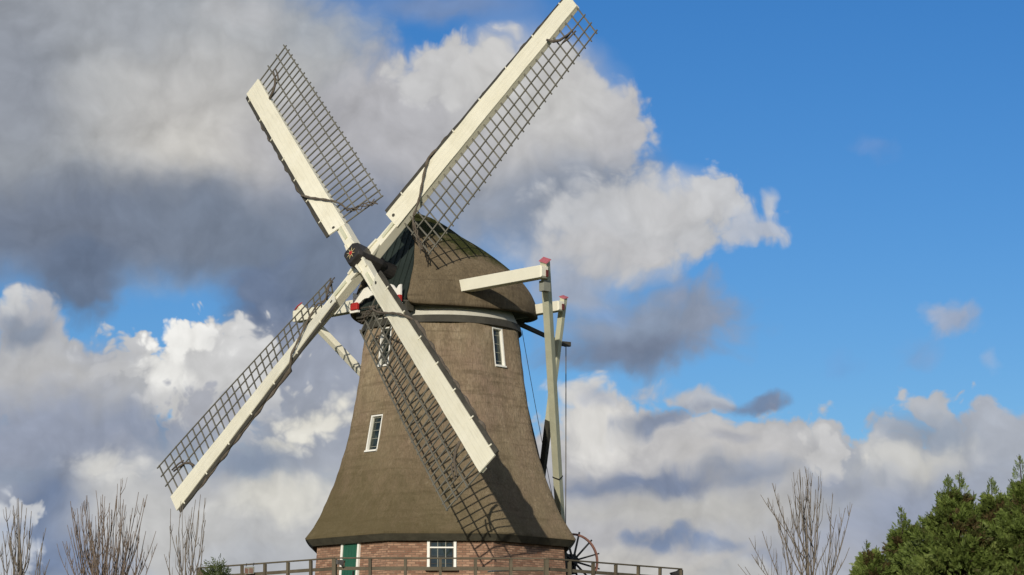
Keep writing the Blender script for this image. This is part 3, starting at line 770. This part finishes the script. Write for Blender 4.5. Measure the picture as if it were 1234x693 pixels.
# ---------------------------------------------------------------- conifers: flat drooping sprays of scale leaves
def tri_mesh(name, P, tint, m, parent):
    n = len(P) // 3
    me = bpy.data.meshes.new(name)
    me.vertices.add(3 * n); me.vertices.foreach_set('co', np.asarray(P, dtype=np.float32).ravel())
    me.loops.add(3 * n); me.loops.foreach_set('vertex_index', np.arange(3 * n, dtype=np.int32))
    me.polygons.add(n); me.polygons.foreach_set('loop_start', np.arange(0, 3 * n, 3, dtype=np.int32))
    a = me.attributes.new('tint', 'FLOAT', 'POINT'); a.data.foreach_set('value', np.asarray(tint, dtype=np.float32))
    me.update(calc_edges=True); me.validate(); me.materials.append(m)
    o = bpy.data.objects.new(name, me); COL.objects.link(o); o.parent = parent
    return o
def norm(a): return a / np.maximum(np.linalg.norm(a, axis=1, keepdims=True), 1e-6)
def sprays(C, D, S, rng, nl=11, tint=None):
    """C centres, D growth directions, S sizes -> triangles of fan sprays"""
    n = len(C); rv = rng.normal(size=(n, 3)); side = norm(np.cross(D, rv)); nrm = np.cross(D, side)
    out = []; tt = []
    for k in range(nl):
        f = k / (nl - 1); sg = 1 if k % 2 else -1
        base = C + D * (S * (f * .75))[:, None]
        ang = R(48) * (1 - .65 * f); ln = S * (.42 * (1 - .55 * f) + .06) * rng.uniform(.7, 1.25, n)
        dv = D * math.cos(ang) + side * (sg * math.sin(ang)) + nrm * rng.uniform(-.28, .28, n)[:, None]
        wv = np.cross(dv, nrm + rng.normal(scale=.35, size=(n, 3))); wv = norm(wv) * (S * .048)[:, None]
        tip = base + dv * ln[:, None]; mid = base + dv * (ln * .55)[:, None]
        out += [np.stack([base - wv * .5, base + wv * .5, mid + wv], 1), np.stack([mid + wv, mid - wv, base - wv * .5], 1), np.stack([mid - wv, mid + wv, tip], 1)]
        tt += [np.repeat((tint + rng.normal(scale=.05, size=n))[:, None], 3, 1)] * 3
    return np.concatenate(out).reshape(-1, 3), np.concatenate(tt).reshape(-1)
def conifer(px, top_py, y, width, seed, label, leaders, n=13000, name='conifer'):
    rng = np.random.default_rng(seed)
    top = at(px, top_py, y); t = empty(name, (top.x, y, 0)); tag(t, label, 'conifer', 'conifers in a clump at the right edge')
    H = top.z; B = V((top.x, y, 0))
    tr = MB(); tr.tube([V((0, 0, -.1)), V((.03, 0, H * .5)), V((0, 0, H * .93))], [.15, .07, .008], 8)
    bz = []
    # boughs: each starts on the trunk, rises and droops at the tip
    Cs = []; Ds = []; Ss = []; Ts = []
    nb = 300
    for b_ in range(nb):
        f = (b_ + rng.random()) / nb
        z0 = (H - .22) * (.30 + .69 * f ** .85); rr_ = 1.2 * width * (1.02 - ((z0 / (H - .22) - .30) / .71) ** 1.9) * rng.uniform(.62, 1.18) + .05
        a = rng.uniform(0, 2 * math.pi)
        dh = np.array([math.cos(a), math.sin(a), 0]); L = rr_
        rise = rng.uniform(.35, .75)
        P0 = np.array([0, 0, z0 - L * rise * .8]); bt_ = rng.normal(.5, .13)
        if rng.random() < .10: bt_ = rng.uniform(.05, .22)
        if b_ % 3 == 0: tr.tube([V(P0), V(P0 + dh * L * .5 + np.array([0, 0, L * rise * .55])), V(P0 + dh * L * .9 + np.array([0, 0, L * rise * .8]))], [.03, .018, .006], 4, False)
        m_ = int(n / nb * (1.5 if z0 > H * .6 else .6) * (0.5 + .8 * L / width))
        u = rng.uniform(.32, 1.0, m_) ** .75
        off = rng.normal(size=(m_, 3)) * (.17 * L * (.45 + .6 * (1 - u)))[:, None] * np.array([1, 1, .8])
        p = P0 + dh * (L * u)[:, None] + np.array([0, 0, 1]) * (L * rise * (u - .22 * u ** 3))[:, None] + off
        dirs = norm(dh * .75 + np.array([0, 0, .75]) + rng.normal(scale=.42, size=(m_, 3)))
        Cs.append(p); Ds.append(dirs); Ss.append(rng.uniform(.10, .20, m_)); Ts.append(np.full(m_, bt_) + rng.normal(scale=.07, size=m_))
    # feathery leaders at the very top
    for (lx, lz) in leaders:
        tp = at(lx, lz, y) - B; ln = .62
        m_ = 46; u = rng.uniform(0, 1, m_)
        ax = np.array([tp.x * .8, rng.uniform(-.15, .15), tp.z - ln]); ex = np.array([tp.x, ax[1], tp.z])
        tr.tube([V((0, 0, max(.5, tp.z - 2.2))), V(ax), V(ex)], [.03, .015, .004], 4, False)
        p = ax + (ex - ax) * u[:, None] * .85
        aa = rng.uniform(0, 6.28, m_)
        dh = np.stack([np.cos(aa), np.sin(aa), np.zeros(m_)], 1)
        dirs = norm(dh * (.75 - .35 * u)[:, None] + np.array([0, 0, 1.0]) + rng.normal(scale=.15, size=(m_, 3)))
        Cs.append(p + dh * (.16 * (1 - u))[:, None]); Ds.append(dirs); Ss.append(.17 - .07 * u); Ts.append(np.full(m_, .55) + rng.normal(scale=.08, size=m_))
    tr.build('trunk', M['darkbark'], t, True)
    P, tt = sprays(np.concatenate(Cs), np.concatenate(Ds), np.concatenate(Ss), rng, 11, np.concatenate(Ts))
    tri_mesh('crown', P, tt, M['conifer'], t)
    return t
conifer(1052, 652, -42, .85, 1, 'lowest leftmost green conifer of the clump, sloping down towards the bare tree', [(1043, 650), (1058, 656), (1033, 672)])
conifer(1092, 622, -41, 1.0, 2, 'second conifer from the left with one lone feathery leader above its shoulder', [(1085, 609), (1092, 618), (1108, 622)])
conifer(1150, 580, -42, 1.25, 3, 'tallest middle conifer topped by two feathery leaders side by side', [(1141, 571), (1158, 566), (1131, 590), (1172, 592), (1150, 585)])
conifer(1199, 584, -41.4, 1.15, 4, 'conifer between the twin-topped one and the one at the frame edge', [(1195, 573), (1207, 590), (1185, 592), (1216, 582)])
conifer(1240, 566, -42.3, 1.2, 5, 'conifer cut by the right edge of the photo, with the highest thin leader', [(1228, 547), (1222, 578), (1236, 565)])

# evergreen shrub at the left end of the gallery
def shrub(px0, px1, top, y, seed, label):
    rng = np.random.default_rng(seed); a_ = at((px0 + px1) / 2, top, y); t = empty('evergreen_shrub', (a_.x, y, 0)); tag(t, label, 'shrub')
    w = (at(px1, top, y) - at(px0, top, y)).length / 2; H = a_.z
    tr = MB()
    for k in range(7):
        tr.tube([V((rng.uniform(-.1, .1), 0, 0)), V((rng.uniform(-.3, .3), rng.uniform(-.3, .3), H * .5)), V((rng.uniform(-w, w) * .7, rng.uniform(-.4, .4), H * .93))], [.06, .04, .012], 6)
    tr.build('trunk', M['bark'], t, True)
    n = 4200
    c = rng.normal(size=(n, 3)); c = norm(c) * (rng.uniform(0, 1, n) ** .4)[:, None]
    c = c * np.array([w, .7, .9]); c[:, 2] += H - .92 + .12 * np.sin(c[:, 0] * 6) - .15 * (c[:, 0] / w) ** 2
    c[:, 2] += rng.normal(scale=.05, size=n)
    d = norm(rng.normal(size=(n, 3)) * .8 + np.array([0, 0, .6]))
    P, tt = sprays(c, d, rng.uniform(.1, .19, n), rng, 6, rng.normal(.5, .16, n))
    tri_mesh('crown', P, tt, M['shrubleaf'], t)
shrub(226, 286, 679, -37.5, 9, 'low green leafy shrub hiding the left end of the gallery railing')

# ---------------------------------------------------------------- light
SUN = V((-.2422, -.9315, .2812)).normalized()          # towards the sun
el = math.asin(SUN.z); rotz = math.atan2(SUN.x, SUN.y)
L = bpy.data.lights.new('sun', 'SUN'); L.energy = 3.6; L.angle = R(.5); L.color = (1, .925, .80)
lo = bpy.data.objects.new('sun', L); COL.objects.link(lo); lo.rotation_euler = SUN.to_track_quat('Z', 'Y').to_euler(); lo.location = (-20, -60, 40)

#SKY#
w = bpy.data.worlds.new('World'); scn.world = w; w.use_nodes = True
nt = w.node_tree; nt.nodes.clear(); LK = nt.links.new
out = N(nt, 'ShaderNodeOutputWorld'); bg = N(nt, 'ShaderNodeBackground'); STR = .1; bg.inputs[1].default_value = STR
sky = N(nt, 'ShaderNodeTexSky', sky_type='NISHITA'); sky.sun_disc = False; sky.sun_elevation = el; sky.sun_rotation = rotz
sky.air_density = 1.0; sky.dust_density = .4; sky.ozone_density = 2.2
hs = N(nt, 'ShaderNodeHueSaturation'); hs.inputs['Saturation'].default_value = 1.35; LK(sky.outputs[0], hs.inputs['Color'])
SKYC = mixc(nt, 1.0, hs.outputs[0], (.60, .74, .985), 'MULTIPLY')
tc = N(nt, 'ShaderNodeTexCoord').outputs['Generated']
def dot(v):
    n = N(nt, 'ShaderNodeVectorMath', operation='DOT_PRODUCT'); LK(tc, n.inputs[0]); n.inputs[1].default_value = tuple(v); return n.outputs['Value']
def mth(op, a, b=None, c=None, clamp=False):
    n = N(nt, 'ShaderNodeMath', operation=op); n.use_clamp = clamp
    for i, x in enumerate((a, b, c)):
        if x is None: continue
        if isinstance(x, (int, float)): n.inputs[i].default_value = x
        else: LK(x, n.inputs[i])
    return n.outputs[0]
# gnomonic map of the sky round a fixed world direction (towards the mill), 1 unit = 100 steps of 1/3004.72
dz = mth('MAXIMUM', dot(fw), .05)
su = mth('MULTIPLY_ADD', mth('DIVIDE', dot(rt), dz), F / 100, 6.17); sv = mth('MULTIPLY_ADD', mth('DIVIDE', dot(up), dz), -F / 100, 3.465)
cb = N(nt, 'ShaderNodeCombineXYZ'); LK(su, cb.inputs[0]); LK(sv, cb.inputs[1]); UV = cb.outputs[0]
def vec(op, a, b):
    n = N(nt, 'ShaderNodeVectorMath', operation=op)
    for i, x in enumerate((a, b)):
        if isinstance(x, tuple): n.inputs[i].default_value = x
        else: LK(x, n.inputs[i])
    return n.outputs[0]
def ncol(v, sc, det, ro, dim='2D'):
    n = N(nt, 'ShaderNodeTexNoise', noise_dimensions=dim); n.inputs['Scale'].default_value = sc; n.inputs['Detail'].default_value = det; n.inputs['Roughness'].default_value = ro; LK(v, n.inputs['Vector']); return n
def warp(v, sc, det, ro, amp, dim='2D'):
    c_ = ncol(v, sc, det, ro, dim).outputs['Color']
    return vec('ADD', v, vec('MULTIPLY', vec('SUBTRACT', c_, (.5, .5, .5)), (amp, amp, 0 if dim == '2D' else amp)))
W1 = warp(UV, .9, 3, .5, .55)                      # large, soft
W2 = warp(W1, 3.0, 4, .5, .17)                    # ragged edges
def puff(v, sc):
    n = N(nt, 'ShaderNodeTexVoronoi', feature='SMOOTH_F1', voronoi_dimensions='2D'); n.inputs['Scale'].default_value = sc; n.inputs['Detail'].default_value = 3; n.inputs['Roughness'].default_value = .5
    n.inputs['Smoothness'].default_value = .25; LK(v, n.inputs['Vector']); return n.outputs['Distance']
PF = puff(W1, 2.6)                                 # cauliflower heads
def lin(c): return tuple((((x / 255 + .055) / 1.055) ** 2.4 if x > 10 else x / 3294) for x in c)
#DABS_BEGIN
# cloud bodies of the sky: (x, y, rx, ry, colour, opacity, softness, rotation, puff)
DABS = [
 # upper left mass
 (120, 120, 335, 222, (164, 165, 170), 1, .5, 0, .3), (330, 60, 125, 85, (166, 167, 172), .9, .7, 0, .3), (540, 8, 110, 24, (140, 155, 185), .6, 1.2, 0, 0),
 (250, 140, 185, 100, (198, 196, 193), .9, 1.4, 0, 0), (260, 195, 100, 60, (206, 203, 197), .7, 1.3, 0, 0), (15, 80, 80, 150, (142, 144, 155), .75, 1.4, 0, 0), (130, 20, 100, 50, (165, 165, 172), .5, 1.4, 0, 0), (290, 15, 60, 26, (196, 196, 198), .5, 1.2, 0, 0),
 (90, 275, 260, 68, (112, 119, 138), .9, 1.1, -4, 0), (300, 285, 150, 62, (122, 129, 146), .95, 1.0, 8, 0), (90, 335, 62, 60, (106, 116, 138), .95, .7, 0, .2),
 # middle cumulus
 (612, 165, 176, 128, (190, 190, 192), 1, .3, 0, .45), (480, 160, 130, 100, (184, 184, 188), 1, .6, 0, .3), (738, 150, 52, 70, (190, 190, 193), 1, .4, 0, .35), (690, 105, 60, 50, (194, 194, 196), 1, .4, 0, .4), (545, 86, 96, 50, (200, 200, 201), 1, .35, 0, .5), (640, 78, 70, 42, (200, 200, 201), 1, .35, 0, .5), (400, 190, 120, 80, (176, 176, 181), .8, 1.2, 0, 0),
 (640, 110, 95, 70, (202, 201, 199), .85, 1.2, 0, 0), (700, 235, 95, 48, (136, 142, 158), .85, 1.2, -14, 0), (590, 260, 140, 52, (142, 148, 164), .85, 1.2, 0, 0), (430, 262, 90, 60, (128, 134, 152), .8, 1.3, 0, 0), (400, 285, 80, 40, (122, 130, 148), .7, 1.2, 0, 0),
 (770, 268, 154, 68, (192, 194, 198), 1, .4, 0, .5), (858, 242, 56, 44, (198, 200, 204), 1, .4, 0, .45), (915, 278, 58, 25, (182, 189, 202), .95, .6, -8, .5), (931, 254, 13, 18, (190, 196, 206), .85, .8, 20, .2),
 (800, 250, 70, 40, (206, 206, 207), .7, 1.2, 0, 0), (720, 305, 120, 32, (196, 196, 198), .9, .9, 0, .2), (790, 330, 30, 10, (160, 178, 205), .6, 1.2, 0, 0),
 # dark cloud behind the cap, with grey rag to its right
 (375, 400, 108, 112, (103, 115, 142), 1, .5, 0, .25), (330, 345, 46, 42, (112, 123, 148), .95, .6, 0, .3), (400, 320, 60, 40, (120, 128, 146), .9, .9, 0, 0),
 (775, 395, 130, 58, (142, 148, 165), .9, .85, -6, .35), (850, 380, 42, 52, (142, 149, 168), .9, .8, 0, .35), (760, 425, 110, 28, (120, 128, 150), .85, .9, -4, .2), (735, 368, 28, 18, (120, 158, 205), .6, 1.2, 0, 0), (690, 345, 60, 26, (172, 176, 186), .8, 1.1, 0, 0), (820, 350, 14, 20, (150, 160, 182), .5, 1.2, 0, 0),
 # small wisps in the blue
 (1042, 178, 34, 15, (112, 152, 208), .6, 1.4, 10, .4), (1140, 385, 32, 27, (166, 175, 194), .85, .9, 0, .4), (1105, 420, 32, 22, (135, 165, 205), .5, 1.3, 0, .4), (1198, 434, 12, 22, (160, 182, 212), .5, 1.3, 0, .4), (1020, 440, 30, 20, (120, 168, 222), .4, 1.4, 0, .4),
 # left cumulus
  (390, 485, 110, 120, (158, 165, 180), 1, .7, 0, .2), (30, 420, 70, 76, (182, 184, 190), 1, .4, 0, .5), (90, 472, 155, 86, (184, 186, 190), 1, .2, 0, .7), (258, 462, 120, 104, (208, 208, 208), 1, .14, 0, .75), (150, 430, 74, 50, (197, 198, 200), 1, .25, 0, .7), (12, 372, 26, 18, (206, 207, 208), .9, .6, 0, .5),
 (226, 412, 78, 42, (246, 245, 241), 1, .35, -8, .7), (200, 448, 48, 32, (242, 241, 237), .9, .8, 20, .4), (290, 412, 46, 32, (214, 214, 214), .7, 1.0, 0, .4), (252, 500, 84, 52, (172, 175, 184), .95, .3, 0, .7), (22, 402, 42, 24, (132, 141, 160), .8, .9, 0, .3), (120, 425, 40, 24, (168, 172, 182), .6, 1.1, 0, .3),
 (60, 462, 80, 34, (192, 191, 190), .7, 1.2, 0, 0), (90, 535, 150, 36, (122, 132, 154), .9, 1.0, -3, .2), (255, 540, 110, 24, (136, 145, 165), .75, 1.1, 0, .2), (170, 515, 50, 26, (124, 134, 156), .7, 1.1, 0, .2),
 # lower left banks
 (60, 600, 190, 140, (150, 158, 176), 1, .6, 0, .3), (255, 645, 290, 110, (190, 191, 192), 1, .7, 0, .3), (370, 530, 85, 70, (160, 166, 178), .9, .9, 0, .3), (376, 518, 78, 38, (230, 227, 217), .95, .7, -25, .6), (340, 545, 30, 14, (210, 208, 200), .7, 1.1, 0, .4), (300, 565, 70, 24, (130, 140, 162), .8, 1.0, 0, .3), (335, 602, 90, 30, (218, 216, 208), .95, 1.0, 0, .3), (128, 560, 62, 26, (218, 217, 213), .9, 1.0, 0, .4), (225, 585, 60, 22, (160, 165, 176), .6, 1.1, 0, .3),
 (60, 640, 66, 90, (118, 131, 160), .95, .8, 0, .2), (190, 630, 100, 60, (200, 200, 199), .7, 1.3, 0, 0), (300, 675, 110, 30, (172, 177, 186), .5, 1.2, 0, .2), (110, 690, 60, 40, (130, 142, 170), .8, 1.1, 0, .2), (10, 575, 50, 14, (140, 149, 168), .6, 1.1, 0, 0),
 (8, 664, 60, 76, (192, 197, 206), 1, .3, 0, .5), (24, 622, 40, 32, (204, 207, 212), 1, .25, 0, .5), (24, 636, 34, 14, (160, 174, 198), .7, 1.1, 0, .3),
 # lower right bank
 (1000, 690, 300, 70, (165, 172, 184), 1, .6, 0, .2), (760, 610, 202, 156, (186, 186, 189), 1, .18, 0, .75), (930, 590, 190, 114, (186, 187, 190), 1, .18, 0, .7), (1120, 610, 200, 122, (174, 179, 188), 1, .18, 0, .7), (1000, 550, 62, 44, (198, 198, 199), 1, .3, 0, .7), (1128, 497, 44, 34, (178, 182, 191), 1, .4, 0, .55), (1200, 525, 95, 50, (172, 178, 189), 1, .35, 0, .6), (1130, 490, 62, 36, (184, 188, 195), 1, .35, 0, .6), (700, 480, 50, 26, (206, 206, 206), .95, .7, 0, .5), (850, 480, 50, 22, (186, 187, 191), .9, .6, 0, .5), (790, 470, 26, 12, (150, 180, 214), .5, 1.1, 0, .2),
 (722, 515, 72, 48, (222, 220, 216), .95, 1.0, 0, .4), (860, 545, 120, 42, (198, 196, 195), .8, 1.2, 0, .2), (800, 503, 64, 16, (122, 132, 156), .85, .9, -14, .35), (905, 484, 46, 14, (120, 131, 157), .9, .8, -4, .35), (725, 488, 30, 12, (166, 174, 190), .6, 1.1, 0, .3), (880, 530, 30, 10, (160, 164, 176), .6, 1.1, 0, .2),
 (1120, 520, 66, 34, (148, 156, 172), .8, 1.1, 0, .3), (1110, 558, 86, 28, (210, 208, 201), .9, 1.0, -8, .4), (1060, 540, 34, 22, (204, 203, 200), .7, 1.1, 0, .4), (985, 522, 22, 12, (206, 206, 206), .7, 1.0, 0, .4),
 (780, 582, 140, 22, (118, 128, 154), .9, .9, -2, .25), (900, 568, 60, 20, (136, 144, 164), .7, 1.1, 0, .2), (830, 615, 190, 26, (188, 187, 184), .9, 1.1, 0, .3), (960, 640, 60, 40, (184, 184, 184), .6, 1.2, 0, .2),
 (795, 652, 66, 18, (122, 136, 166), .9, .7, -3, .35), (868, 660, 40, 14, (128, 142, 172), .7, .9, 0, .3), (820, 640, 22, 16, (126, 139, 168), .7, .9, 0, .3), (780, 688, 150, 26, (200, 198, 194), .9, 1.0, 0, .3), (1010, 670, 120, 40, (172, 176, 186), 1, .8, 0, .2), (1080, 615, 100, 52, (146, 156, 178), .75, 1.1, -20, .3), (1180, 580, 70, 40, (154, 162, 178), .7, 1.2, 0, .2), (1010, 588, 60, 16, (150, 158, 176), .6, 1.1, 0, .3), (925, 680, 46, 16, (150, 159, 178), .6, 1.1, 0, .3), (890, 700, 60, 24, (188, 189, 190), 1, .8, 0, .2),
]
#DABS_END
def dab_group():
    """one cloud body over what lies behind it: an ellipse whose edge frays in the warped domain"""
    g = bpy.data.node_groups.new('cloud_body', 'ShaderNodeTree'); I = g.interface.new_socket
    for nm, ty in (('col', 'Color'), ('alpha', 'Float'), ('vec', 'Vector'), ('puff', 'Float'), ('loc', 'Vector'), ('rot', 'Vector'), ('scale', 'Vector'), ('pf', 'Float'), ('d0', 'Float'), ('d1', 'Float'), ('op', 'Float'), ('cloud', 'Color')):
        I(nm, in_out='INPUT', socket_type='NodeSocket' + ty)
    I('col', in_out='OUTPUT', socket_type='NodeSocketColor'); I('alpha', in_out='OUTPUT', socket_type='NodeSocketFloat')
    i = g.nodes.new('NodeGroupInput').outputs; L_ = g.links.new
    ch = N(g, 'ShaderNodeVectorMath', operation='MULTIPLY_ADD'); L_(i['alpha'], ch.inputs[0]); ch.inputs[1].default_value = (0, 0, 1e-6); L_(i['vec'], ch.inputs[2])   # one body after another
    mp = N(g, 'ShaderNodeMapping', vector_type='TEXTURE'); L_(ch.outputs[0], mp.inputs['Vector'])
    L_(i['loc'], mp.inputs['Location']); L_(i['rot'], mp.inputs['Rotation']); L_(i['scale'], mp.inputs['Scale'])
    ln = N(g, 'ShaderNodeVectorMath', operation='LENGTH'); L_(mp.outputs[0], ln.inputs[0])
    d = N(g, 'ShaderNodeMath', operation='MULTIPLY_ADD'); L_(i['puff'], d.inputs[0]); L_(i['pf'], d.inputs[1]); L_(ln.outputs['Value'], d.inputs[2])
    mr = N(g, 'ShaderNodeMapRange', interpolation_type='SMOOTHSTEP'); L_(d.outputs[0], mr.inputs[0]); L_(i['d0'], mr.inputs[1]); L_(i['d1'], mr.inputs[2]); mr.inputs[3].default_value = 0; L_(i['op'], mr.inputs[4])
    mx = N(g, 'ShaderNodeMix', data_type='RGBA'); L_(mr.outputs[0], mx.inputs[0]); L_(i['col'], mx.inputs[6]); L_(i['cloud'], mx.inputs[7])
    al = N(g, 'ShaderNodeMix', data_type='FLOAT'); L_(mr.outputs[0], al.inputs[0]); L_(i['alpha'], al.inputs[2]); al.inputs[3].default_value = 1
    o = g.nodes.new('NodeGroupOutput'); L_(mx.outputs[2], o.inputs[0]); L_(al.outputs[0], o.inputs[1])
    return g
BODY = dab_group()
def dab(col, alpha, x, y, rx, ry, c, op, soft, rot, pf):
    n = nt.nodes.new('ShaderNodeGroup'); n.node_tree = BODY; i = n.inputs
    kf = pf * min(1.5, 70 / (rx * ry) ** .5); o_ = kf * .3
    LK(col, i['col']); LK(alpha, i['alpha']); LK(W2, i['vec']); LK(PF, i['puff'])
    i['loc'].default_value = (x / 100, y / 100, 0); i['rot'].default_value = (0, 0, R(rot)); i['scale'].default_value = (rx / 100, ry / 100, 1)
    i['pf'].default_value = kf; i['d0'].default_value = 1 + min(soft, 1) * .45 + o_; i['d1'].default_value = max(0, 1 - soft * .6 + o_); i['op'].default_value = op
    r_, g_, b_ = c
    if max(c) < 175: c = (r_ - 1, g_ + 3, b_ + 4)
    i['cloud'].default_value = (*(q / STR for q in lin(c)), 1)
    return n.outputs['col'], n.outputs['alpha']
BLUE = SKYC
# relief: heads turned to the light are brighter than those turned away
def relief(off, sc): return ncol(vec('ADD', W1, off), sc, 5, .5).outputs['Fac']
RL = mth('SUBTRACT', relief((0, 0, 0), .9), relief((.10, .13, 0), .9))
RK = mth('ADD', mth('MULTIPLY', RL, .6), mth('MULTIPLY', mth('SUBTRACT', PF, .33), -.12))
def patch(x0, x1, y0, y1):
    """the cloud bodies that reach this part of the sky, as one Background"""
    col, alpha = BLUE, mth('MULTIPLY', dz, 1e-7)
    for d in DABS:
        x, y, rx, ry, c, op, soft, rot, pf = d
        g = 1.1 + min(soft, 1) * .45 + pf * .5; m_ = 60
        cr, sr = abs(math.cos(R(rot))), abs(math.sin(R(rot)))
        ex, ey = g * (rx * cr + ry * sr) + m_, g * (ry * cr + rx * sr) + m_
        if x + ex < x0 or x - ex > x1 or y + ey < y0 or y - ey > y1: continue
        col, alpha = dab(col, alpha, *d)
    sc_ = N(nt, 'ShaderNodeVectorMath', operation='SCALE'); LK(col, sc_.inputs[0])
    LK(mth('MULTIPLY_ADD', mth('MULTIPLY', RK, alpha), 1.0, 1.0), sc_.inputs['Scale'])
    g = N(nt, 'ShaderNodeBackground'); g.inputs[1].default_value = STR; LK(sc_.outputs[0], g.inputs[0])
    return g.outputs[0]
def split(fac, a, b):
    n = N(nt, 'ShaderNodeMixShader'); LK(fac, n.inputs[0]); LK(a, n.inputs[1]); LK(b, n.inputs[2]); return n.outputs[0]
XS = [-9999, 309, 617, 925, 9999]; YM = 346
cols = []
for x0, x1 in zip(XS, XS[1:]):
    cols.append(split(mth('GREATER_THAN', sv, YM / 100), patch(x0, x1, -9999, YM), patch(x0, x1, YM, 9999)))
gx = [mth('GREATER_THAN', su, x / 100) for x in XS[1:4]]
near = split(gx[1], split(gx[0], cols[0], cols[1]), split(gx[2], cols[2], cols[3]))
# far from that direction: scattered cloud without individual bodies
ft = warp(tc, 3, 3, .5, .25, '3D'); far = ncol(ft, 4.2, 7, .56, '3D').outputs['Fac']; fs_ = ncol(vec('ADD', ft, (.05, 0, -.06)), 4.2, 6, .55, '3D').outputs['Fac']
sh_ = mth('MULTIPLY_ADD', mth('SUBTRACT', far, fs_), 2.2, mth('MULTIPLY', ncol(ft, 2.5, 3, .5, '3D').outputs['Fac'], 1.0))
ccol = ramp(nt, sh_, [(.32, lin((118, 128, 150))), (.5, lin((178, 180, 186))), (.68, lin((226, 225, 222)))])
up_ = N(nt, 'ShaderNodeVectorMath', operation='SCALE'); LK(ccol, up_.inputs[0]); up_.inputs['Scale'].default_value = 1 / STR
LK(mixc(nt, ramp(nt, far, [(.46, (0, 0, 0)), (.56, (1, 1, 1))]), BLUE, up_.outputs[0]), bg.inputs[0])
fm = N(nt, 'ShaderNodeMapRange', interpolation_type='SMOOTHSTEP'); LK(dot(fw), fm.inputs[0]); fm.inputs[1].default_value = .958; fm.inputs[2].default_value = .968
LK(split(fm.outputs[0], bg.outputs[0], near), out.inputs[0])
w.cycles.sampling_method = 'MANUAL'; w.cycles.sample_map_resolution = 512

vs = scn.view_settings; vs.view_transform = 'Standard'; vs.look = 'None'; vs.exposure = 0; vs.gamma = 1; vs.use_curve_mapping = False
scn.cycles.max_bounces = 5; scn.cycles.use_denoising = True
